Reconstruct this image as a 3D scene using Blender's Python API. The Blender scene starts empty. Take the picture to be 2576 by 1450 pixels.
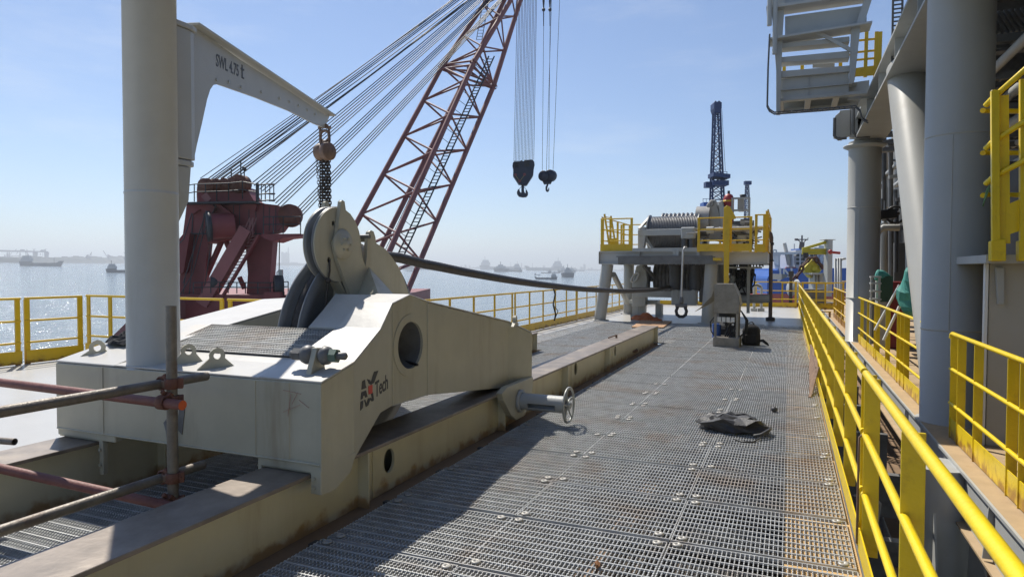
import bpy, math, random
from mathutils import Vector, Matrix
from mathutils.geometry import tessellate_polygon
random.seed(7)
S = bpy.context.scene
COL = S.collection
R = math.radians
V = Vector
PI = math.pi

# ------------------------------------------------------------------ camera, world, sun, exposure
YAW, PITCH, ROLL = R(22.753), R(1.6305), R(0.148)
FPX, CX, CY, EYE = 1656.5, 1287.5, 725.0, 1.6
cam = bpy.data.cameras.new('camera')
cam.sensor_width = 36
cam.lens = 36 * FPX / 2575
cam.clip_start = 0.05
cam.clip_end = 60000
camo = bpy.data.objects.new('camera', cam)
COL.objects.link(camo)
camo.location = (0, 0, EYE)
FW = V((-math.sin(YAW)*math.cos(PITCH), math.cos(YAW)*math.cos(PITCH), -math.sin(PITCH)))
_R0 = V((math.cos(YAW), math.sin(YAW), 0))
_U0 = _R0.cross(FW)
RT = _R0*math.cos(ROLL) + _U0*math.sin(ROLL)
UP = RT.cross(FW)
_m = Matrix((RT, UP, -FW)).transposed()
camo.rotation_euler = _m.to_euler()
S.camera = camo

SUN_EL, SUN_AZ = R(54), R(-51)          # azimuth from +Y towards +X
w = bpy.data.worlds.new('World')
S.world = w
w.use_nodes = True
nt = w.node_tree
sky = nt.nodes.new('ShaderNodeTexSky')
sky.sky_type = 'NISHITA'
sky.sun_disc = False
sky.sun_elevation = SUN_EL
sky.sun_rotation = SUN_AZ
sky.altitude = 0
sky.air_density = 1.0
sky.dust_density = 0.1
sky.ozone_density = 2.2
bg = nt.nodes['Background']
bg.inputs['Strength'].default_value = 0.088
tint = nt.nodes.new('ShaderNodeMix'); tint.data_type = 'RGBA'; tint.blend_type = 'MULTIPLY'; tint.inputs[0].default_value = 1
tint.inputs[7].default_value = (.93, .99, 1.12, 1)
nt.links.new(sky.outputs[0], tint.inputs[6])
tc0 = nt.nodes.new('ShaderNodeTexCoord'); mp0 = nt.nodes.new('ShaderNodeMapping'); mp0.inputs['Scale'].default_value = (1.2, 1.2, 5.5); mp0.inputs['Rotation'].default_value = (0, R(8), 0)
nt.links.new(tc0.outputs['Generated'], mp0.inputs['Vector'])
nz0 = nt.nodes.new('ShaderNodeTexNoise'); nz0.inputs['Scale'].default_value = 2.6; nz0.inputs['Detail'].default_value = 9; nz0.inputs['Roughness'].default_value = .6; nt.links.new(mp0.outputs[0], nz0.inputs['Vector'])
rz0 = nt.nodes.new('ShaderNodeMapRange'); rz0.interpolation_type = 'SMOOTHSTEP'; rz0.inputs[1].default_value = .50; rz0.inputs[2].default_value = .80; rz0.inputs[4].default_value = .22; nt.links.new(nz0.outputs['Fac'], rz0.inputs[0])
cir = nt.nodes.new('ShaderNodeMix'); cir.data_type = 'RGBA'; cir.inputs[7].default_value = (8.2, 8.6, 9.2, 1)      # thin cirrus, as bright as the hazy sky
nt.links.new(rz0.outputs[0], cir.inputs[0]); nt.links.new(tint.outputs[2], cir.inputs[6]); nt.links.new(cir.outputs[2], bg.inputs['Color'])
sl = bpy.data.lights.new('sun', 'SUN')
sl.energy = 5.0
sl.angle = R(0.53)
sl.color = (1.0, 0.945, 0.85)
so = bpy.data.objects.new('sun', sl)
COL.objects.link(so)
SUND = V((math.sin(SUN_AZ)*math.cos(SUN_EL), math.cos(SUN_AZ)*math.cos(SUN_EL), math.sin(SUN_EL)))
so.rotation_euler = SUND.to_track_quat('Z', 'Y').to_euler()
so.location = SUND*60
S.view_settings.view_transform = 'Standard'
S.view_settings.look = 'None'
S.view_settings.exposure = 0.28
S.view_settings.gamma = 1.0
S.render.engine = 'CYCLES'
S.cycles.use_denoising = True
S.cycles.denoiser = 'OPENIMAGEDENOISE'
S.cycles.denoising_input_passes = 'RGB_ALBEDO_NORMAL'
S.cycles.denoising_prefilter = 'NONE'
S.cycles.use_adaptive_sampling = False
S.cycles.max_bounces = 6
S.cycles.diffuse_bounces = 3
S.cycles.glossy_bounces = 3
S.cycles.volume_bounces = 0
S.cycles.caustics_reflective = False
S.cycles.sample_clamp_indirect = 6.0

# ------------------------------------------------------------------ helpers: where a sight line meets a real plane
EYEP = V((0, 0, EYE))
def ray(x, y): return FW + RT*((x-CX)/FPX) - UP*((y-CY)/FPX)
def gz(x, y, z=0.0):
    d = ray(x, y); return EYEP + d*((z-EYE)/d.z)
def gx(x, y, X):
    d = ray(x, y); return EYEP + d*(X/d.x)
def gy(x, y, Y):
    d = ray(x, y); return EYEP + d*(Y/d.y)
def gd(x, y, D): return EYEP + ray(x, y)*D           # at depth D along the view axis
WN = V((0.0150, 0.0030, 1.0)); WZ = -14.0             # the ship lists a little: the water plane
def wz(x, y): return WZ - (WN.x*x + WN.y*y)
def gw(x, y):
    d = ray(x, y); t = (WZ-EYE)*1.0/(d.dot(WN)); return EYEP + d*t

# ------------------------------------------------------------------ mesh builder
class MB:
    def __init__(s): s.v = []; s.f = []; s.sm = []
    def add(s, vs, fs, smooth=False):
        n = len(s.v); s.v += [tuple(p) for p in vs]
        s.f += [tuple(i+n for i in f) for f in fs]; s.sm += [smooth]*len(fs)
        return s
    def box(s, x0, y0, z0, x1, y1, z1):
        return s.add([(x0,y0,z0),(x1,y0,z0),(x1,y1,z0),(x0,y1,z0),(x0,y0,z1),(x1,y0,z1),(x1,y1,z1),(x0,y1,z1)],
                     [(3,2,1,0),(4,5,6,7),(0,1,5,4),(1,2,6,5),(2,3,7,6),(3,0,4,7)])
    def obox(s, c, a, b, d):
        c, a, b, d = V(c), V(a), V(b), V(d)
        P = [c-a-b-d, c+a-b-d, c+a+b-d, c-a+b-d, c-a-b+d, c+a-b+d, c+a+b+d, c-a+b+d]
        return s.add(P, [(3,2,1,0),(4,5,6,7),(0,1,5,4),(1,2,6,5),(2,3,7,6),(3,0,4,7)])
    def bar(s, p, q, wd, ht, up=(0,0,1)):
        p, q = V(p), V(q); d = q-p; L = d.length
        if L < 1e-6: return s
        d.normalize(); u = V(up)
        if abs(d.dot(u)) > 0.98: u = V((0,1,0)) if abs(d.y) < 0.9 else V((1,0,0))
        sd = d.cross(u).normalized(); u = sd.cross(d).normalized()
        return s.obox((p+q)/2, d*(L/2), sd*(wd/2), u*(ht/2))
    def tube(s, pts, r, n=10, closed=False, cap=True, smooth=True):
        pts = [V(p) for p in pts]; N = len(pts)
        rr = r if isinstance(r, (list, tuple)) else [r]*N
        t0 = (pts[1]-pts[0]).normalized()
        u = t0.orthogonal().normalized(); prev = t0
        vs = []
        for i, p in enumerate(pts):
            if closed: t = (pts[(i+1) % N]-pts[i-1]).normalized()
            elif i == 0: t = t0
            elif i == N-1: t = (pts[-1]-pts[-2]).normalized()
            else:
                t = (pts[i+1]-pts[i-1])
                t = t.normalized() if t.length > 1e-9 else prev
            q = prev.rotation_difference(t); u = (q @ u); u = (u - t*u.dot(t)).normalized(); prev = t
            b = t.cross(u)
            for k in range(n):
                a = 2*PI*k/n; vs.append(p + (u*math.cos(a)+b*math.sin(a))*rr[i])
        fs = []
        M = N if closed else N-1
        for i in range(M):
            j = (i+1) % N
            for k in range(n):
                l = (k+1) % n; fs.append((i*n+k, i*n+l, j*n+l, j*n+k))
        s.add(vs, fs, smooth)
        if cap and not closed:
            s.add(vs[:n], [tuple(range(n-1, -1, -1))]); s.add(vs[-n:], [tuple(range(n))])
        return s
    def cyl(s, p, q, r, r2=None, n=24, cap=True):
        return s.tube([p, q], [r, r if r2 is None else r2], n, cap=cap)
    def prism(s, poly, vec, holes=None):
        poly = [V(p) for p in poly]; vec = V(vec); hs = [[V(p) for p in h] for h in (holes or [])]
        al = poly + [p for h in hs for p in h]
        tri = tessellate_polygon([poly]+hs)
        n = len(al)
        nrm = V((0,0,0))
        for t in tri: 
            e = (al[t[1]]-al[t[0]]).cross(al[t[2]]-al[t[0]])
            nrm = nrm + (e if e.dot(nrm) >= 0 or nrm.length == 0 else -e)
        fs = []
        for t in tri:
            e = (al[t[1]]-al[t[0]]).cross(al[t[2]]-al[t[0]])
            a = tuple(t) if e.dot(vec) < 0 else tuple(reversed(t))
            fs.append(a); fs.append(tuple(i+n for i in reversed(a)))
        o = 0
        for lp in [poly]+hs:
            m = len(lp)
            for i in range(m):
                j = (i+1) % m; fs.append((o+i, o+j, o+j+n, o+i+n))
            o += m
        return s.add(al+[p+vec for p in al], fs)
    def lathe(s, prof, o, ax, n=32, smooth=True, closed=False):
        o, ax = V(o), V(ax).normalized(); u = ax.orthogonal().normalized(); b = ax.cross(u)
        vs = []; m = len(prof)
        for (r, h) in prof:
            for k in range(n):
                a = 2*PI*k/n; vs.append(o+ax*h+(u*math.cos(a)+b*math.sin(a))*r)
        fs = []
        for i in range(m if closed else m-1):
            j = (i+1) % m
            for k in range(n):
                l = (k+1) % n; fs.append((i*n+k, i*n+l, j*n+l, j*n+k))
        s.add(vs, fs, smooth)
        return s
    def ball(s, c, r, n=10, sq=(1,1,1)):
        c = V(c); vs = []; fs = []; m = max(4, n//2+1)
        for i in range(m+1):
            ph = PI*i/m
            for k in range(n):
                a = 2*PI*k/n
                vs.append((c.x+r*sq[0]*math.sin(ph)*math.cos(a), c.y+r*sq[1]*math.sin(ph)*math.sin(a), c.z+r*sq[2]*math.cos(ph)))
        for i in range(m):
            for k in range(n):
                l = (k+1) % n; fs.append((i*n+k, (i+1)*n+k, (i+1)*n+l, i*n+l))
        return s.add(vs, fs, True)
    def link(s, c, ax, side, L, W, r, n=6):
        c, ax, side = V(c), V(ax).normalized(), V(side).normalized(); pts = []
        h = L/2-W/2
        for k in range(7): a = PI*k/6; pts.append(c+ax*(h+math.sin(a)*W/2)+side*(math.cos(a)*W/2))
        for k in range(7): a = PI+PI*k/6; pts.append(c+ax*(-h+math.sin(a)*W/2)+side*(math.cos(a)*W/2))
        return s.tube(pts, r, n, closed=True)
    def chain(s, p, q, L, W, r, tw=0.0):
        p, q = V(p), V(q); d = q-p; n = max(1, int(d.length/(L-2*r*1.15))); d.normalize(); a = d.orthogonal().normalized(); b = d.cross(a)
        for i in range(n):
            g = (PI/2 if i % 2 else 0)+tw
            s.link(p+d*((i+.5)*(L-2*r*1.15)), d, a*math.cos(g)+b*math.sin(g), L, W, r, 5)
        return s
    def build(s, name, mat, parent=None, bev=0.0, seg=1):
        me = bpy.data.meshes.new(name)
        o0 = V(parent.location) if parent is not None and parent.get('_o') else V((0,0,0))
        if parent is not None:
            p = parent
            o0 = V((0,0,0))
            while p is not None: o0 = o0+V(p.location); p = p.parent
        vs = [tuple(V(p)-o0) for p in s.v]
        me.from_pydata(vs, [], s.f)
        me.polygons.foreach_set('use_smooth', s.sm)
        me.update()
        if mat is not None: me.materials.append(mat)
        ob = bpy.data.objects.new(name, me); COL.objects.link(ob)
        if parent is not None: ob.parent = parent
        if bev:
            b = ob.modifiers.new('bevel', 'BEVEL'); b.width = bev; b.segments = seg; b.limit_method = 'ANGLE'; b.angle_limit = R(40)
        return ob

def tag(o, label, cat, group=None):
    o['label'] = label; o['category'] = cat
    if group: o['group'] = group
    return o
def thing(name, label, cat, loc=(0,0,0), group=None):
    o = bpy.data.objects.new(name, None); COL.objects.link(o); o.location = loc; o.empty_display_size = .2
    return tag(o, label, cat, group)
def struct(o, kind='structure'):
    o['kind'] = kind; return o
def solo(mb, name, mat, label, cat, group=None, bev=0.0):
    return tag(mb.build(name, mat, None, bev), label, cat, group)
def dup(root, loc, label=None):
    r = root.copy(); COL.objects.link(r); r.location = loc
    if label: r['label'] = label
    for ch in list(root.children):
        c = ch.copy(); COL.objects.link(c); c.parent = r
        for g in ch.children:
            d = g.copy(); COL.objects.link(d); d.parent = c
    return r
def text(name, body, mat, parent, org, right, up, size, ext=.003, sx=1.0, bold=.012):
    cu = bpy.data.curves.new(name, 'FONT'); cu.body = body; cu.size = size; cu.extrude = ext; cu.offset = size*bold
    t = bpy.data.objects.new(name, cu); COL.objects.link(t)
    me = bpy.data.meshes.new_from_object(t.evaluated_get(bpy.context.evaluated_depsgraph_get()))
    bpy.data.objects.remove(t); me.name = name
    right, up = V(right).normalized(), V(up).normalized(); nn = right.cross(up)
    M = Matrix((right*sx, up, nn)).transposed().to_4x4(); M.translation = V(org)
    me.transform(M)
    o0 = V((0,0,0)); p = parent
    while p is not None: o0 = o0+V(p.location); p = p.parent
    me.transform(Matrix.Translation(-o0))
    me.materials.clear(); me.materials.append(mat)
    ob = bpy.data.objects.new(name, me); COL.objects.link(ob); ob.parent = parent
    return ob

# ------------------------------------------------------------------ materials
def mat(name, col, rough=.5, metal=0.0, var=.12, vs=2.0, dirt=None, da=.0, ds=1.5, streak=False, bump=0.0, bs=40.0, foot=None, spec=None, coat=0.0):
    """paint or metal with uneven tone (var), stains of their own colour (dirt, amount da) and a fine bump"""
    m = bpy.data.materials.new(name); m.use_nodes = True; t = m.node_tree; N = t.nodes; L = t.links
    b = N['Principled BSDF']; b.inputs['Roughness'].default_value = rough; b.inputs['Metallic'].default_value = metal
    if spec is not None: b.inputs['Specular IOR Level'].default_value = spec
    if coat: b.inputs['Coat Weight'].default_value = coat
    g = N.new('ShaderNodeNewGeometry'); pos = g.outputs['Position']
    n1 = N.new('ShaderNodeTexNoise'); n1.inputs['Scale'].default_value = vs; n1.inputs['Detail'].default_value = 6; n1.inputs['Roughness'].default_value = .62
    L.new(pos, n1.inputs['Vector'])
    r1 = N.new('ShaderNodeMapRange'); r1.inputs[1].default_value = .28; r1.inputs[2].default_value = .72
    r1.inputs[3].default_value = 1-var; r1.inputs[4].default_value = 1+var
    L.new(n1.outputs['Fac'], r1.inputs[0])
    mx = N.new('ShaderNodeMix'); mx.data_type = 'RGBA'; mx.blend_type = 'MULTIPLY'; mx.inputs[0].default_value = 1
    mx.inputs[6].default_value = (*col, 1); L.new(r1.outputs[0], mx.inputs[7])
    out = mx.outputs[2]
    if dirt is not None and da > 0:
        mp = N.new('ShaderNodeMapping'); mp.inputs['Scale'].default_value = (1,1,.12) if streak else (1,1,1); L.new(pos, mp.inputs['Vector'])
        n2 = N.new('ShaderNodeTexNoise'); n2.inputs['Scale'].default_value = ds; n2.inputs['Detail'].default_value = 9; n2.inputs['Roughness'].default_value = .68
        L.new(mp.outputs[0], n2.inputs['Vector'])
        r2 = N.new('ShaderNodeMapRange'); r2.interpolation_type = 'SMOOTHSTEP'
        lo = .70-.45*da; r2.inputs[1].default_value = lo; r2.inputs[2].default_value = lo+.34; r2.inputs[4].default_value = .75
        L.new(n2.outputs['Fac'], r2.inputs[0])
        m2 = N.new('ShaderNodeMix'); m2.data_type = 'RGBA'; L.new(r2.outputs[0], m2.inputs[0]); L.new(out, m2.inputs[6]); m2.inputs[7].default_value = (*dirt, 1)
        out = m2.outputs[2]
        rr = N.new('ShaderNodeMapRange'); rr.inputs[3].default_value = rough; rr.inputs[4].default_value = min(1, rough+.3)
        L.new(r2.outputs[0], rr.inputs[0]); L.new(rr.outputs[0], b.inputs['Roughness'])
    if foot:      # rust creeping up from the base: (z low, z high, colour)
        sp = N.new('ShaderNodeSeparateXYZ'); L.new(pos, sp.inputs[0])
        rz = N.new('ShaderNodeMapRange'); rz.inputs[1].default_value = foot[1]; rz.inputs[2].default_value = foot[0]; rz.inputs[3].default_value = 0; rz.inputs[4].default_value = .62; L.new(sp.outputs[2], rz.inputs[0])
        nf = N.new('ShaderNodeTexNoise'); nf.inputs['Scale'].default_value = 7; nf.inputs['Detail'].default_value = 8; L.new(pos, nf.inputs['Vector'])
        ad = N.new('ShaderNodeMath'); ad.operation = 'ADD'; L.new(rz.outputs[0], ad.inputs[0]); L.new(nf.outputs['Fac'], ad.inputs[1])
        rf = N.new('ShaderNodeMapRange'); rf.interpolation_type = 'SMOOTHSTEP'; rf.inputs[1].default_value = .72; rf.inputs[2].default_value = 1.0; rf.inputs[4].default_value = .85; L.new(ad.outputs[0], rf.inputs[0])
        m3 = N.new('ShaderNodeMix'); m3.data_type = 'RGBA'; L.new(rf.outputs[0], m3.inputs[0]); L.new(out, m3.inputs[6]); m3.inputs[7].default_value = (*foot[2], 1); out = m3.outputs[2]
    L.new(out, b.inputs['Base Color'])
    if bump:
        n3 = N.new('ShaderNodeTexNoise'); n3.inputs['Scale'].default_value = bs; n3.inputs['Detail'].default_value = 4; L.new(pos, n3.inputs['Vector'])
        bp = N.new('ShaderNodeBump'); bp.inputs['Strength'].default_value = bump; bp.inputs['Distance'].default_value = .01
        L.new(n3.outputs['Fac'], bp.inputs['Height']); L.new(bp.outputs[0], b.inputs['Normal'])
    return m

RUST = (.16,.065,.025); DIRTY = (.13,.10,.065); SOOT = (.035,.035,.036)
M_car = mat('cream_grey_paint', (.455,.43,.335), .42, var=.09, vs=3, dirt=(.23,.165,.09), da=.47, ds=2.2, streak=True, bump=.12, bs=9)
M_cart = mat('worn_sunlit_top_paint', (.49,.475,.44), .38, var=.08, vs=4, dirt=(.36,.28,.20), da=.44, ds=2.6, bump=.12, bs=14)  # paler copy of the cream paint, sunlit tone put into the colour
M_post = mat('jib_grey_paint', (.50,.50,.47), .38, var=.06, vs=3, dirt=(.30,.27,.2), da=.30, ds=2, streak=True, bump=.1, bs=7)
M_col = mat('column_grey_paint', (.385,.38,.35), .42, var=.05, vs=1.2, dirt=(.30,.25,.17), da=.33, ds=1.2, streak=True, bump=.10, bs=5)
M_grey = mat('steel_grey_paint', (.40,.41,.40), .45, var=.08, vs=2, dirt=(.22,.17,.11), da=.34, ds=1.6, streak=True, bump=.1)
M_wgrey = mat('winch_frame_paint', (.46,.46,.45), .42, var=.07, vs=2, dirt=(.25,.18,.11), da=.3, ds=1.4, streak=True, bump=.08)
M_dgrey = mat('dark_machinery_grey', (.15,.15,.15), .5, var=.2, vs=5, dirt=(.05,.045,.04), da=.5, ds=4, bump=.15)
M_black = mat('black_rubber', (.018,.018,.02), .6, var=.2, vs=6, bump=.1)
M_yel = mat('yellow_paint', (.70,.45,.012), .36, var=.07, vs=4, dirt=(.32,.17,.03), da=.36, ds=5, bump=.10, bs=25, foot=(-.05,.16,(.22,.085,.02)))
M_yeln = mat('fresh_yellow_paint', (.80,.58,.015), .30, var=.05, vs=6, dirt=(.36,.21,.03), da=.36, ds=8, bump=.22, bs=45, foot=(-.25,.10,(.26,.11,.02)))
M_rust = mat('rusty_steel', (.20,.13,.09), .7, var=.3, vs=6, dirt=(.12,.05,.02), da=.55, ds=5, bump=.3, bs=30)
M_brown = mat('rust_brown_floor', (.24,.155,.09), .8, var=.25, vs=3, dirt=(.10,.05,.025), da=.5, ds=3, bump=.2)
M_tan = mat('dusty_tan_plate', (.40,.29,.17), .85, var=.12, vs=5, dirt=(.22,.12,.06), da=.36, ds=7, bump=.1)
M_galv = mat('galvanised_steel', (.53,.535,.525), .42, metal=.2, var=.22, vs=7, dirt=(.34,.20,.10), da=.53, ds=1.3, bump=.1, bs=200)
M_floor = mat('grey_deck_paint', (.45,.44,.415), .34, var=.07, vs=.9, dirt=(.36,.29,.21), da=.42, ds=.8, bump=.1, bs=6)
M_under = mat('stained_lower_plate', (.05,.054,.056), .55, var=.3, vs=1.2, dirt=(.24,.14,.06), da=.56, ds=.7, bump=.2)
M_flan = mat('rusty_tan_flange', (.56,.37,.165), .85, var=.15, vs=5, dirt=(.25,.12,.05), da=.42, ds=5, bump=.1)
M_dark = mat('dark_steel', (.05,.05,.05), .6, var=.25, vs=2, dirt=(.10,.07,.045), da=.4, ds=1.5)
M_rope = mat('greased_wire_rope', (.052,.045,.04), .48, metal=.2, var=.35, vs=18, dirt=(.10,.06,.035), da=.42, ds=6)
M_shv = mat('sheave_grey', (.19,.195,.20), .42, var=.1, vs=4, dirt=(.12,.085,.06), da=.36, ds=3.5, bump=.1)
M_scaf = mat('scaffold_tube', (.20,.175,.145), .5, metal=.25, var=.3, vs=10, dirt=(.12,.055,.03), da=.52, ds=9, bump=.3, bs=60)
M_scred = mat('red_scaffold_tube', (.20,.075,.06), .6, var=.3, vs=9, dirt=(.10,.08,.07), da=.48, ds=9, bump=.3, bs=60)
M_orange = mat('orange_paint', (.72,.13,.03), .6, var=.15, vs=20)
M_red = mat('faded_red_paint', (.20,.036,.036), .55, var=.22, vs=.35, dirt=(.10,.028,.028), da=.5, ds=.35, streak=True)
M_boom = mat('boom_red_paint', (.225,.085,.08), .55, var=.15, vs=.6, dirt=(.17,.06,.05), da=.45, ds=.5)
M_blackst = mat('black_steel', (.03,.03,.034), .5, var=.2, vs=3)
M_chain = mat('oily_chain', (.075,.06,.05), .45, metal=.5, var=.3, vs=30)
M_hoist = mat('worn_hoist_paint', (.22,.14,.10), .55, var=.25, vs=12, dirt=(.06,.05,.05), da=.5, ds=10)
M_blue = mat('ship_blue_paint', (.012,.085,.36), .4, var=.12, vs=.4, dirt=(.08,.08,.12), da=.3, ds=.4)
M_white = mat('white_paint', (.72,.72,.70), .45, var=.06, vs=1)
M_ink = mat('dark_lettering', (.03,.03,.035), .5, var=.05)
M_inkg = mat('grey_lettering', (.10,.11,.13), .5, var=.05)
M_logor = mat('red_logo', (.62,.06,.04), .5, var=.05)
M_cloth = mat('black_cloth', (.022,.022,.025), .9, var=.3, vs=14, bump=.3, bs=120)
M_rag = mat('grey_tarpaulin', (.04,.04,.043), .55, var=.3, vs=9, dirt=(.09,.08,.07), da=.3, ds=8, bump=.3, bs=60)
M_card = mat('brown_cardboard', (.42,.25,.14), .85, var=.12, vs=5, bump=.1)
M_sheet = mat('orange_sheet', (.48,.14,.045), .7, var=.2, vs=7, bump=.2)
M_cab = mat('stainless_cabinet', (.36,.345,.315), .45, metal=.2, var=.14, vs=5, dirt=(.2,.15,.11), da=.4, ds=5, bump=.08)
M_fend = mat('dark_grey_roller', (.07,.072,.078), .45, var=.15, vs=4)
M_redt = mat('accumulator_red', (.34,.035,.03), .45, var=.15, vs=6)
M_teal = mat('green_tarp', (.05,.25,.21), .7, var=.2, vs=6, bump=.2)
M_dred = mat('dark_red_cabinet', (.22,.02,.025), .45, var=.12, vs=4)
M_navy = mat('crane_navy_paint', (.012,.035,.115), .5, var=.2, vs=.5)
M_chyel = mat('chain_wheel_yellow', (.52,.46,.03), .5, var=.15, vs=3, dirt=(.2,.17,.04), da=.4, ds=4)
M_beige = mat('beige_wall', (.42,.40,.35), .6, var=.06, vs=2, dirt=(.28,.23,.16), da=.33, ds=2, streak=True)
M_ring = mat('cable_tray_steel', (.12,.125,.13), .5, metal=.3, var=.2, vs=6)
M_land = mat('far_shore', (.08,.085,.075), .9, var=.35, vs=.02)
M_town = mat('far_buildings', (.22,.22,.23), .9, var=.25, vs=.02)
M_ship = mat('ship_hull_dark', (.09,.10,.125), .6, var=.2, vs=.1)
M_sup = mat('ship_house', (.35,.36,.38), .6, var=.1, vs=.1)
M_port = mat('port_crane_paint', (.17,.16,.21), .7, var=.1, vs=.05)
# ------------------------------------------------------------------ setting: water, decks
def water():
    mb = MB()
    xs = [-11000,-4000,-1500,-500,-150,-40,40,300,2000,9000]; ys = [-400,-50,20,60,150,500,1500,4000,7500,11500]
    n = len(xs)
    mb.add([(x,y,wz(x,y)) for y in ys for x in xs], [(j*n+i, j*n+i+1, (j+1)*n+i+1, (j+1)*n+i) for j in range(len(ys)-1) for i in range(n-1)], True)
    m = bpy.data.materials.new('river_water'); m.use_nodes = True; t = m.node_tree; N = t.nodes; L = t.links
    b = N['Principled BSDF']; b.inputs['Base Color'].default_value = (.20,.245,.27,1); b.inputs['Roughness'].default_value = .10; b.inputs['IOR'].default_value = 1.33
    g = N.new('ShaderNodeNewGeometry')
    mp = N.new('ShaderNodeMapping'); mp.inputs['Rotation'].default_value = (0,0,R(35)); mp.inputs['Scale'].default_value = (1,.42,1); L.new(g.outputs['Position'], mp.inputs['Vector'])
    h = None
    for sc, di in ((.13,1.3),(.5,.8),(1.7,.34)):
        no = N.new('ShaderNodeTexNoise'); no.inputs['Scale'].default_value = sc; no.inputs['Detail'].default_value = 4; L.new(mp.outputs[0], no.inputs['Vector'])
        bp = N.new('ShaderNodeBump'); bp.inputs['Strength'].default_value = 1.0; bp.inputs['Distance'].default_value = di
        L.new(no.outputs['Fac'], bp.inputs['Height'])
        if h is not None: L.new(h, bp.inputs['Normal'])
        h = bp.outputs[0]
    L.new(h, b.inputs['Normal'])
    struct(mb.build('water', m))
water()

# white deck plates (main level, top z=0), left deck, strip beyond, stern deck
fl = MB()
fl.box(-11.95,-3,-.03,-5.05,8.25,0); fl.box(-6.35,8.25,-.03,-5.05,20.2,0); fl.box(-6.35,20.2,-.03,.46,31.0,0)
struct(fl.build('deck_floor', M_floor))
# coaming line of the left deck
hull = MB(); hull.box(-12.0,-3,-9,-11.9,8.3,-.03); hull.box(-12.0,8.2,-9,-6.3,8.3,-.03); hull.box(-6.42,8.3,-9,-6.32,31,-.03)
struct(hull.build('hull_side', M_blackst))
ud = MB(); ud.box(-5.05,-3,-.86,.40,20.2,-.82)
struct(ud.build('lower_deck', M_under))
# strip of dusty flange under the right grating edge, cross bearers under the gratings
fg = MB(); fg.box(.0,-3,-.055,.385,20.2,-.027)
struct(fg.build('edge_flange_floor', M_flan))
vd = MB(); vd.box(.40,-4,-2.9,9.5,45,-2.85)
struct(vd.build('bilge_floor', M_brown))
# other side of the gap: dusty ledge and the deck behind it
sd = MB(); sd.box(1.44,-4,-.18,9.5,44,-.16)
struct(sd.build('side_deck', M_tan))
# ------------------------------------------------------------------ walkway gratings
def grating_mesh(w, l, sx=.0245, sy=.085, dep=.02, serr=True):
    """bearing bars along Y (serrated top when near), cross bars along X, banded ends"""
    mb = MB(); n = int(round(w/sx)); 
    for i in range(n+1):
        x = -w/2+w*i/n
        t = .0024 if 0 < i < n else .003
        mb.box(x-t, -l/2, -dep, x+t, l/2, -.003 if serr else 0)
        if serr:
            m = int(l/.03)
            for k in range(m):
                y = -l/2+l*(k+.5)/m
                mb.add([(x-t,y-.009,-.003),(x+t,y-.009,-.003),(x+t,y+.009,-.003),(x-t,y+.009,-.003),(x-t,y-.004,.002),(x+t,y-.004,.002),(x+t,y+.004,.002),(x-t,y+.004,.002)],
                       [(4,5,6,7),(0,1,5,4),(1,2,6,5),(2,3,7,6),(3,0,4,7)])
    m = int(round(l/sy))
    for j in range(m+1):
        y = -l/2+l*j/m
        if j in (0, m): mb.box(-w/2, y-.003, -dep, w/2, y+.003, .001)
        else: mb.box(-w/2, y-.0036, -.010, w/2, y+.0036, .0008)
    return mb
def make_panel(w, l, serr, clips):
    root = thing('walkway_grating', '', 'grating', (0,0,0), 'gratings of the walkway')
    grating_mesh(w, l, serr=serr).build('bar_grid', M_galv, root)
    if clips:
        c = MB(); c.lathe([(0,.006),(.010,.006),(.011,.010),(.026,.009),(.029,.003),(.029,0),(0,0)], (0,0,0), (0,0,1), 14)
        first = None
        for sx in (-1,1):
            for sy in (-1,1):
                if first is None: first = c.build('clip_disc', M_cab, root); o = first
                else: o = first.copy(); COL.objects.link(o); o.parent = root
                o.location = (sx*(w/2-.055), sy*(l/2-.035), .003)
    return root
PITCHY = .768
LBL = 'galvanised serrated grating panel of the walkway beside the yellow railing'
near = make_panel(.98, PITCHY-.042, True, True)
far = make_panel(.98, PITCHY-.042, False, False)
near2 = make_panel(.90, PITCHY-.042, True, True); far2 = make_panel(.90, PITCHY-.042, False, False)
used = {}
def put(src, x, y, label, z=0):
    if id(src) not in used:
        used[id(src)] = 1; src.location = (x,y,z); src['label'] = label; return src
    o = dup(src, (x,y,z), label)
    for c in list(o.children):
        if c.name.startswith('clip_disc'):
            if random.random() < .16: bpy.data.objects.remove(c)
            else: c.location.x += random.uniform(-.012,.012); c.location.y += random.uniform(-.008,.008)
    return o
for r in range(-2, 23):
    yc = 3.148+PITCHY*(r+.5)
    for c, xc in enumerate((-.13, -1.125, -2.075)):
        z = random.choice((0,.001,.003,-.003,.005,-.001)); xc += random.uniform(-.004,.004)
        put((near, near, near2)[c] if yc < 9.5 else (far, far, far2)[c], xc, yc, LBL, z)
# rows between the two runway beams (behind and under the carriage) and on the far left of the walkway
mid = make_panel(1.46, PITCHY-.012, True, False)
for r in range(-2, 3): put(mid, -3.78, 3.148-.3+PITCHY*(r+.5), 'galvanised serrated grating panel between the two runway beams, at the carriage', 0)
midf = make_panel(1.46, PITCHY-.012, False, False)
for r in range(3, 22): put(midf, -3.78, 3.148-.3+PITCHY*(r+.5), 'galvanised grating panel beyond the carriage, left of the right runway beam', 0)
for r in range(14, 22): put(far, -2.85, 3.148+PITCHY*(r+.5), 'galvanised grating panel beyond the end of the right runway beam', -.004) if r >= 15 else None
for r in range(12, 22): put(far, -4.62 if False else -4.56-.47, 3.148+PITCHY*(r+.5), 'galvanised grating panel beyond the end of the left runway beam', .003) if r >= 12 else None
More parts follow.
